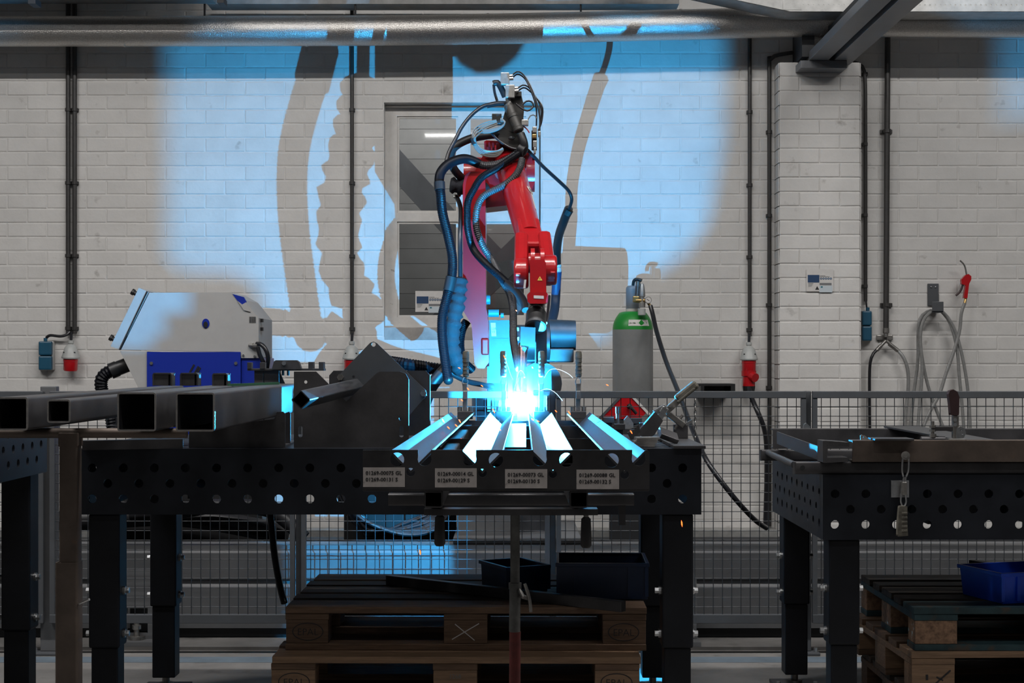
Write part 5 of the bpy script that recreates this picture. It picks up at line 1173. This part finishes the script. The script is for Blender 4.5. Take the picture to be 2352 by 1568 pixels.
for i,pts in enumerate(([(1180,900,5.85),(1185,880,5.84),(1190,858,5.83),(1197,850,5.83),(1206,862,5.83)],[(1250,868,5.85),(1262,850,5.84),(1282,848,5.83),(1305,858,5.82),(1316,868,5.82)],[(1241,897,5.85),(1258,893,5.84),(1276,902,5.83),(1292,920,5.82)],[(1162,828,5.8),(1168,845,5.81),(1172,858,5.82),(1178,872,5.83)])):
    o=MB().tube(cr([W(*p) for p in pts],.006),.0007,5).build('spatter_wire',MT['hot_wire'],smooth=True)
    tag(o,['thin curled hot wire rising left of the torch nozzle','thin curled hot wire right of the third clamp grip','thin curled hot wire arching to the right of the arc','thin hot wire trailing from the spark by the second clamp'][i],'hot wire')
# smoke
sm=bpy.data.materials.new('smoke'); sm.use_nodes=True; N=sm.node_tree.nodes; L=sm.node_tree.links
for n in list(N): N.remove(n)
out=N.new('ShaderNodeOutputMaterial'); pv=N.new('ShaderNodeVolumePrincipled'); pv.inputs['Color'].default_value=(.85,.9,1,1); pv.inputs['Anisotropy'].default_value=.0
tc_=N.new('ShaderNodeTexCoord'); nz=N.new('ShaderNodeTexNoise'); nz.inputs['Scale'].default_value=9.0; nz.inputs['Detail'].default_value=4; nz.inputs['Distortion'].default_value=.8
L.new(tc_.outputs['Object'],nz.inputs['Vector'])
vl=N.new('ShaderNodeVectorMath'); vl.operation='LENGTH'; mp=N.new('ShaderNodeMapping'); mp.inputs['Scale'].default_value=(1/.15,1/.13,1/.15); L.new(tc_.outputs['Object'],mp.inputs[0]); L.new(mp.outputs[0],vl.inputs[0])
m1=N.new('ShaderNodeMapRange'); m1.inputs['From Min'].default_value=.25; m1.inputs['From Max'].default_value=1.0; m1.inputs['To Min'].default_value=1.0; m1.inputs['To Max'].default_value=0.0; L.new(vl.outputs['Value'],m1.inputs[0])
m2=N.new('ShaderNodeMapRange'); m2.inputs['From Min'].default_value=.40; m2.inputs['From Max'].default_value=.66; L.new(nz.outputs['Fac'],m2.inputs[0])
mm_=N.new('ShaderNodeMath'); mm_.operation='MULTIPLY'; L.new(m1.outputs[0],mm_.inputs[0]); L.new(m2.outputs[0],mm_.inputs[1])
mk=N.new('ShaderNodeMath'); mk.operation='MULTIPLY'; mk.inputs[1].default_value=SMOKE_D; L.new(mm_.outputs[0],mk.inputs[0]); L.new(mk.outputs[0],pv.inputs['Density']); L.new(pv.outputs[0],out.inputs['Volume'])
c=ARC+Vector((-.02,-.02,.04)); so=MB().sphere(c,1,24,sc=(.15,.13,.15)).build('weld_smoke',sm,smooth=True,origin=c); tag(so,'cloud of welding smoke glowing around the arc','smoke',kind='stuff')
# ================================================================== PALLETS
def pallet(x0,y0,z0,rz,label,mats,flip=False,marks=None):
    """EUR pallet 1.2 x 0.8 x 0.144 with its front-left corner at x0,y0; mats: top board, front edge boards, block, bottom"""
    t=thing('wooden_pallet',Vector((x0,y0,z0)),label,'pallet')
    def add(mb,name,mt): 
        o=mb.build(name,MT[mt],t,bevel=.002); return o
    ys=[(0,.145),(.190,.290),(.3275,.4725),(.510,.610),(.655,.800)]
    rn=random.Random(int(abs(x0*1000)+z0*997))
    for k,(a,b) in enumerate(ys): 
        e=rn.uniform(-.004,.004); add(MB().box(x0+e,x0+1.2+e,y0+a,y0+b,z0+.122,z0+.144),'deck_board',mats[0] if k else mats[1])
    for a,b in ((0,.145),(.5275,.6725),(1.055,1.2)): add(MB().box(x0+a,x0+b,y0+.003,y0+.797,z0+.100,z0+.1215),'stringer_board',mats[2])
    for a,b in ((0,.145),(.5275,.6725),(1.055,1.2)):
        for c,d in ((0,.100),(.3275,.4725),(.700,.800)):
            e=rn.uniform(0,.003); add(MB().box(x0+a+e,x0+b-e,y0+c+.004,y0+d-.004,z0+.022,z0+.0995),'block',mats[3])
    for c,d in ((0,.100),(.3275,.4725),(.700,.800)): add(MB().box(x0,x0+1.2,y0+c,y0+d,z0,z0+.0215),'bottom_board',mats[4])
    fy_=y0+.004
    for mk in marks or []:
        a=x0+mk[0]; zc=z0+.061
        if mk[1]=='EPAL':
            m=MB(); el=[(a+.052*math.cos(2*PI*i/28),zc+.030*math.sin(2*PI*i/28)) for i in range(28)]; ei=[(a+.049*math.cos(2*PI*i/28),zc+.0275*math.sin(2*PI*i/28)) for i in range(28)]
            m.plate(el,[ei],.0008,facing(0,fy_-.0002,0)); m.text('EPAL',.033,facing(a,fy_-.0006,zc-.012),'CENTER',bold=-.0004); m.build('brand_mark',MT['ink'],t)
        elif mk[1]=='X':
            m=MB(); m.bar(Vector((a-.045,fy_-.001,zc-.025)),Vector((a+.045,fy_-.001,zc+.028)),.0008,.003,up=Vector((0,0,1))); m.bar(Vector((a-.035,fy_-.001,zc+.026)),Vector((a+.03,fy_-.001,zc-.028)),.0008,.003); m.build('chalk_cross',MT['paper'],t)
        elif mk[1]=='K':
            m=MB(); m.bar(Vector((a-.012,fy_-.001,zc-.03)),Vector((a+.045,fy_-.001,zc+.02)),.001,.005); m.bar(Vector((a-.002,fy_-.001,zc-.002)),Vector((a+.02,fy_-.001,zc-.014)),.001,.005); m.box(a-.038,a-.030,fy_-.001,fy_,zc-.012,zc+.006); m.build('pen_mark',MT['ink'],t)
        else:
            m=MB(); m.text(mk[1],mk[2],facing(a,fy_-.0006,zc+.012),'CENTER'); m.build('stamp',MT['ink_grey'],t)
    t.rotation_euler=(0,0,rz)
    return t
pz=Z(1393,5.17)-.144
pallet(X(655,5.17),5.17,pz,-.012,'dark dirty pallet on top of the stack under the middle table',['wood_dark','wood_mid','wood_mid','wood_mid','wood_mid'],marks=[(.075,'EPAL'),(.60,'X'),(1.125,'EPAL')])
pallet(X(622,5.06),5.06,pz-.1445,-.010,'lighter pallet with a clear oval brand, second in the stack under the middle table',['wood_mid','wood_light','wood_mid','wood_light','wood_light'],marks=[(.075,'EPAL'),(.60,'1268',.020),(1.125,'EPAL')])
pallet(X(640,5.10),5.10,pz-.289,0,'lowest pallet of the stack under the middle table',['wood_dark','wood_mid','wood_mid','wood_mid','wood_mid'])
ry0=5.17; rz=Z(1395,ry0)-.144; rx=X(2101,ry0)
pallet(rx,ry0,rz,0.0,'teal painted worn pallet on top of the stack under the right table',['wood_dark','wood_teal','wood_teal','chip','wood_teal'])
pallet(rx-.012,ry0-.012,rz-.1445,0.03,'light wooden pallet below the teal pallet',['wood_mid','wood_light','wood_light','wood_light','wood_mid'],marks=[(.085,'K')])
pallet(rx,ry0,rz-.289,0.0,'lowest pallet of the stack under the right table',['wood_dark','wood_mid','wood_mid','wood_mid','wood_mid'])
# ---- crates and bins
def crate(x0,x1,y0,y1,z0,h,t,name,label,m,rz=0,taper=.0,rim=.012,lbl=False,cat='crate'):
    c=Vector(((x0+x1)/2,(y0+y1)/2,z0)); T_=thing(name,c,label,cat); lx,ly=(x1-x0)/2,(y1-y0)/2
    def P(f,zz): return [c+Vector((sx*(lx*f),sy*(ly*f),zz)) for sx,sy in ((-1,-1),(1,-1),(1,1),(-1,1))]
    m_=MB(); f0=1-taper; fi=1-t/lx; 
    o0,o1=P(f0,0),P(1,h); 
    i0=[c+Vector(((p.x-c.x)*(1-t/lx),(p.y-c.y)*(1-t/ly),t)) for p in o0]; i1=[c+Vector(((p.x-c.x)*(1-t/lx),(p.y-c.y)*(1-t/ly),h)) for p in o1]
    vs=o0+o1+i0+i1; fs=[(3,2,1,0),(8,9,10,11)]
    for k in range(4):
        j=(k+1)%4; fs+=[(k,j,j+4,k+4),(k+8,k+12,j+12,j+8),(k+4,j+4,j+12,k+12)]
    m_.add(vs,fs); b=m_.build('shell',MT[m],T_,bevel=.002)
    r_=MB(); e=.006
    r_.box(c.x-lx-e,c.x+lx+e,c.y-ly-e,c.y-ly+t,c.z+h-rim,c.z+h+.001).box(c.x-lx-e,c.x+lx+e,c.y+ly-t,c.y+ly+e,c.z+h-rim,c.z+h+.001).box(c.x-lx-e,c.x-lx+t,c.y-ly,c.y+ly,c.z+h-rim,c.z+h+.001).box(c.x+lx-t,c.x+lx+e,c.y-ly,c.y+ly,c.z+h-rim,c.z+h+.001)
    r_.build('rim',MT[m],T_,bevel=.0015)
    for k in (-.98,-.6,.6,.98):
        MB().box(c.x+k*lx-.006,c.x+k*lx+.006,c.y-ly-.005,c.y-ly+.002,c.z+.01,c.z+h-rim).build('corner_rib',MT[m],T_)
    if lbl: MB().box(c.x+lx+.001,c.x+lx+.003,c.y-ly+.05,c.y-ly+.11,c.z+.05,c.z+.11).build('crate_label',MT['label'],T_)
    T_.rotation_euler=(0,0,rz); return T_
zd=pz+.1445
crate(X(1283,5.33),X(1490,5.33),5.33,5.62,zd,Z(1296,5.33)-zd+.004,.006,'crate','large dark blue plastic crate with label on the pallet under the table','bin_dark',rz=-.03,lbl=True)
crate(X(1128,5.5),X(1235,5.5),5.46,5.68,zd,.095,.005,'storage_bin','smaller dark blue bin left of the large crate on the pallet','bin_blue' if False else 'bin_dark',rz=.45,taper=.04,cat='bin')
fb=MB().bar(Vector((X(892,5.68),5.68,zd+.0178)),Vector((X(1432,5.06),5.06,zd+.0178)),.030,.035).build('steel_profile',MT['mill'],bevel=.002); tag(fb,'long dark steel bar lying slantwise on the pallet under the middle table','steel bar')
zd2=rz+.1445
crate(X(2262,5.27),X(2480,5.27),5.27,5.52,zd2,.105,.004,'storage_bin','bright blue plastic bin on the teal pallet at right','bin_blue',rz=.30,taper=.06,cat='bin')
sl_=MB().bar(W(2228,1315,5.80),W(2420,1345,5.62),.03,.055).build('steel_profile',MT['leg_black']); sl_.location.z=zd2+.001; tag(sl_,'black steel section lying behind the bright blue bin','steel bar')
# ================================================================== ON THE RIGHT TABLE
S0=ZT2
fr=thing('welded_assembly',Vector((2.0,5.4,S0)),'dark square tube frame lying on the right table','frame')
for ya,pa in ((5.09,1828),(5.78,1750)):
    MB().rhs(Vector((X(pa,ya-.02),ya,S0+.0205)),Vector((3.1,ya,S0+.0205)),.04,.04,.003).build('frame_tube',MT['mill'],fr,smooth=True)
    MB().box(X(pa,ya-.02)-.004,X(pa,ya-.02),ya-.02,ya+.02,S0+.0005,S0+.0405).build('end_cap',MT['mill'],fr)
MB().cyl(Vector((X(1843,5.07),5.068,S0+.022)),Vector((X(1843,5.07),5.0705,S0+.022)),.008,n=14).build('tube_hole',MT['track_dark'],fr)
MB().cyl(Vector((X(1824,5.10),5.10,S0+.03)),Vector((X(1764,5.76),5.76,S0+.03)),.011,n=14).build('round_bar',MT['angle_steel'],fr,smooth=True)
def chan(x0,x1,ya,z0_,h_,d_,label,m,openback=True):
    t_=.006; q=MB().box(x0,x1,ya,ya+t_,z0_,z0_+h_).box(x0,x1,ya+t_,ya+d_,z0_+h_-t_,z0_+h_).box(x0,x1,ya+t_,ya+d_,z0_,z0_+t_)
    return tag(q.build('channel_beam',MT[m],bevel=.001),label,'steel beam')
chan(X(1958,5.05),3.1,5.05,S0+.042,.070,.06,'rust brown steel channel along the front of the right table','mill_brown')
chan(X(1771,5.84),3.1,5.80,S0+.042,.075,.05,'dark steel channel along the rear of the right table','mill')
ec=thing('channel_end',W(1920,1062,5.03),'dark open channel end piece at the left end of the rust brown beam','steel beam')
MB().vplate([(1890,1062),(1890,1012),(1898,1012),(1951,1016),(1951,1026),(1902,1024),(1900,1051),(1948,1050),(1948,1060),(1895,1063)],[],.09,5.02).build('end_profile',MT['mill'],ec,bevel=.001)
ag=MB().prism([(0,0),(.045,0),(.045,.004),(.004,.004),(.004,.045),(0,.045)],W(1880,1048,5.14),W(1784,1011,5.76)).build('angle_bar',MT['angle_steel']); ag.location.z=S0+.042; tag(ag,'bluish steel angle bar running back along the left side of the right table','steel bar')
cp=MB().add([W(2030,978,5.85),W(2110,978,5.85),W(2300,1012,5.1),W(2215,1012,5.1)]+[p-Vector((0,0,.006)) for p in (W(2030,978,5.85),W(2110,978,5.85),W(2300,1012,5.1),W(2215,1012,5.1))],[(0,1,2,3),(7,6,5,4),(0,4,5,1),(1,5,6,2),(2,6,7,3),(3,7,4,0)]).build('flat_plate',MT['angle_steel']); tag(cp,'pale steel flat lying across both channels on the right table','steel plate')
tp=MB().vplate([(1977,1012),(1976,1000),(1980,998),(1987,1000),(1998,1010),(1998,1012)],[ring(1982,1003,1.8,8,5.1)],.005,5.08).build('steel_tab',MT['cut_edge']); tag(tp,'small pale steel tab standing on the rust brown beam','steel tab')
fs_=MB().box(X(2008,5.03),X(2098,5.03),5.02,5.12,S0+.1125,S0+.119).build('flat_plate',MT['mill'],bevel=.001); tag(fs_,'short dark flat lying on the rust brown beam left of the upright clamp','steel plate')
sn=MB().vplate([(1845,985),(1847,974),(1852,971),(1861,979),(1861,985)],[],.01,5.83).build('stop_tab',MT['bolt']); tag(sn,'small shiny stop tab on the rear channel of the right table','steel tab')
uc=thing('toggle_clamp',W(2195,1015,5.08),'upright toggle clamp with dark red and black grip on the right table','toggle clamp')
yu=5.08
MB().vplate([(2179,905),(2182,897),(2190,894),(2199,899),(2204,912),(2203,950),(2200,954),(2184,953),(2182,930)],[],.026,yu-.013).build('grip',MT['red_black_grip'],uc,bevel=.007)
MB().box(X(2187,yu),X(2201,yu),yu-.01,yu+.01,Z(1006,yu),Z(953,yu)).build('handle_arm',MT['old_steel'],uc,bevel=.003)
MB().box(X(2140,yu),X(2190,yu),yu-.008,yu+.008,Z(989,yu),Z(979,yu)).build('clamp_arm',MT['mill'],uc,bevel=.002)
MB().cyl(W(2142,998,yu),W(2142,967,yu),.0055,n=10).cyl(W(2142,982,yu),W(2142,976,yu),.011,n=6).cyl(W(2142,991,yu),W(2142,986,yu),.011,n=6).cyl(W(2142,1004,yu),W(2142,996,yu),.012,n=12).build('spindle',MT['old_steel'],uc)
MB().cyl(W(2115,1010,yu),W(2170,1010,yu),.012,n=12).build('pressure_bar',MT['mill'],uc,smooth=True)
MB().vplate([(2196,1008),(2197,985),(2206,979),(2216,983),(2219,995),(2214,1005)],[ring(2207,988,2,8,yu),ring(2211,996,2,8,yu)],.006,yu-.012).build('side_plate',MT['bolt'],uc,bevel=.001)
MB().box(X(2176,yu),X(2216,yu),yu-.02,yu+.02,Z(1014,yu),Z(1007,yu)).build('base',MT['old_steel'],uc,bevel=.002)
for a,b_ in ((2194,964),(2194,975)): MB().cyl(W(a,b_,yu-.016),W(a,b_,yu),.006,n=8).build('pivot',MT['bolt'],uc)
hc=thing('toggle_clamp',W(2074,1232,5.02),'toggle clamp hanging on the front skirt of the right table with a worn grey grip','toggle clamp')
yh=5.03
MB().vplate([(2047,1103),(2088,1103),(2088,1142),(2047,1142)],[ring(2055,1109,2.5,8,yh),ring(2055,1138,2.5,8,yh)],.006,yh+.016).build('mounting_plate',MT['bolt'],hc,bevel=.002)
for a,b_ in ((2054,1109),(2083,1109),(2054,1138),(2083,1138)): MB().cyl(W(a,b_,yh+.008),W(a,b_,yh+.018),.006,n=6).build('bolt',MT['bolt'],hc)
MB().vplate([(2066,1162),(2084,1162),(2084,1200),(2086,1230),(2062,1232),(2063,1200)],[],.024,yh-.018).build('grip',MT['clamp_grip'],hc,bevel=.006)
for k in range(5): MB().box(X(2068,yh),X(2081,yh),yh-.020,yh-.016,Z(1180+k*10,yh),Z(1175+k*10,yh)).build('grip_rib',MT['clamp_grip'],hc,bevel=.001)
for sg in (-1,1):
    MB().tube(cr([W(2075+sg*2,1162,yh),W(2075+sg*6,1152,yh),W(2075+sg*5,1135,yh),W(2076+sg*3,1112,yh),W(2078+sg*2,1095,yh)],.008),.003,6).build('yoke_wire',MT['bolt'],hc,smooth=True)
    MB().tube(cr([W(2078+sg*3,1094,yh),W(2079+sg*7,1080,yh),W(2080+sg*7,1055,yh),W(2080+sg*5,1044,yh)],.008),.003,6).build('hook_wire',MT['bolt'],hc,smooth=True)
MB().cyl(W(2080,1046,yh-.012),W(2080,1046,yh+.012),.014,n=16).cyl(W(2080,1046,yh-.018),W(2080,1046,yh-.012),.008,n=6).build('hook_pin',MT['old_steel'],hc)
MB().box(X(2070,yh),X(2082,yh),yh-.01,yh+.016,Z(1136,yh),Z(1106,yh)).build('pivot_block',MT['old_steel'],hc,bevel=.003)
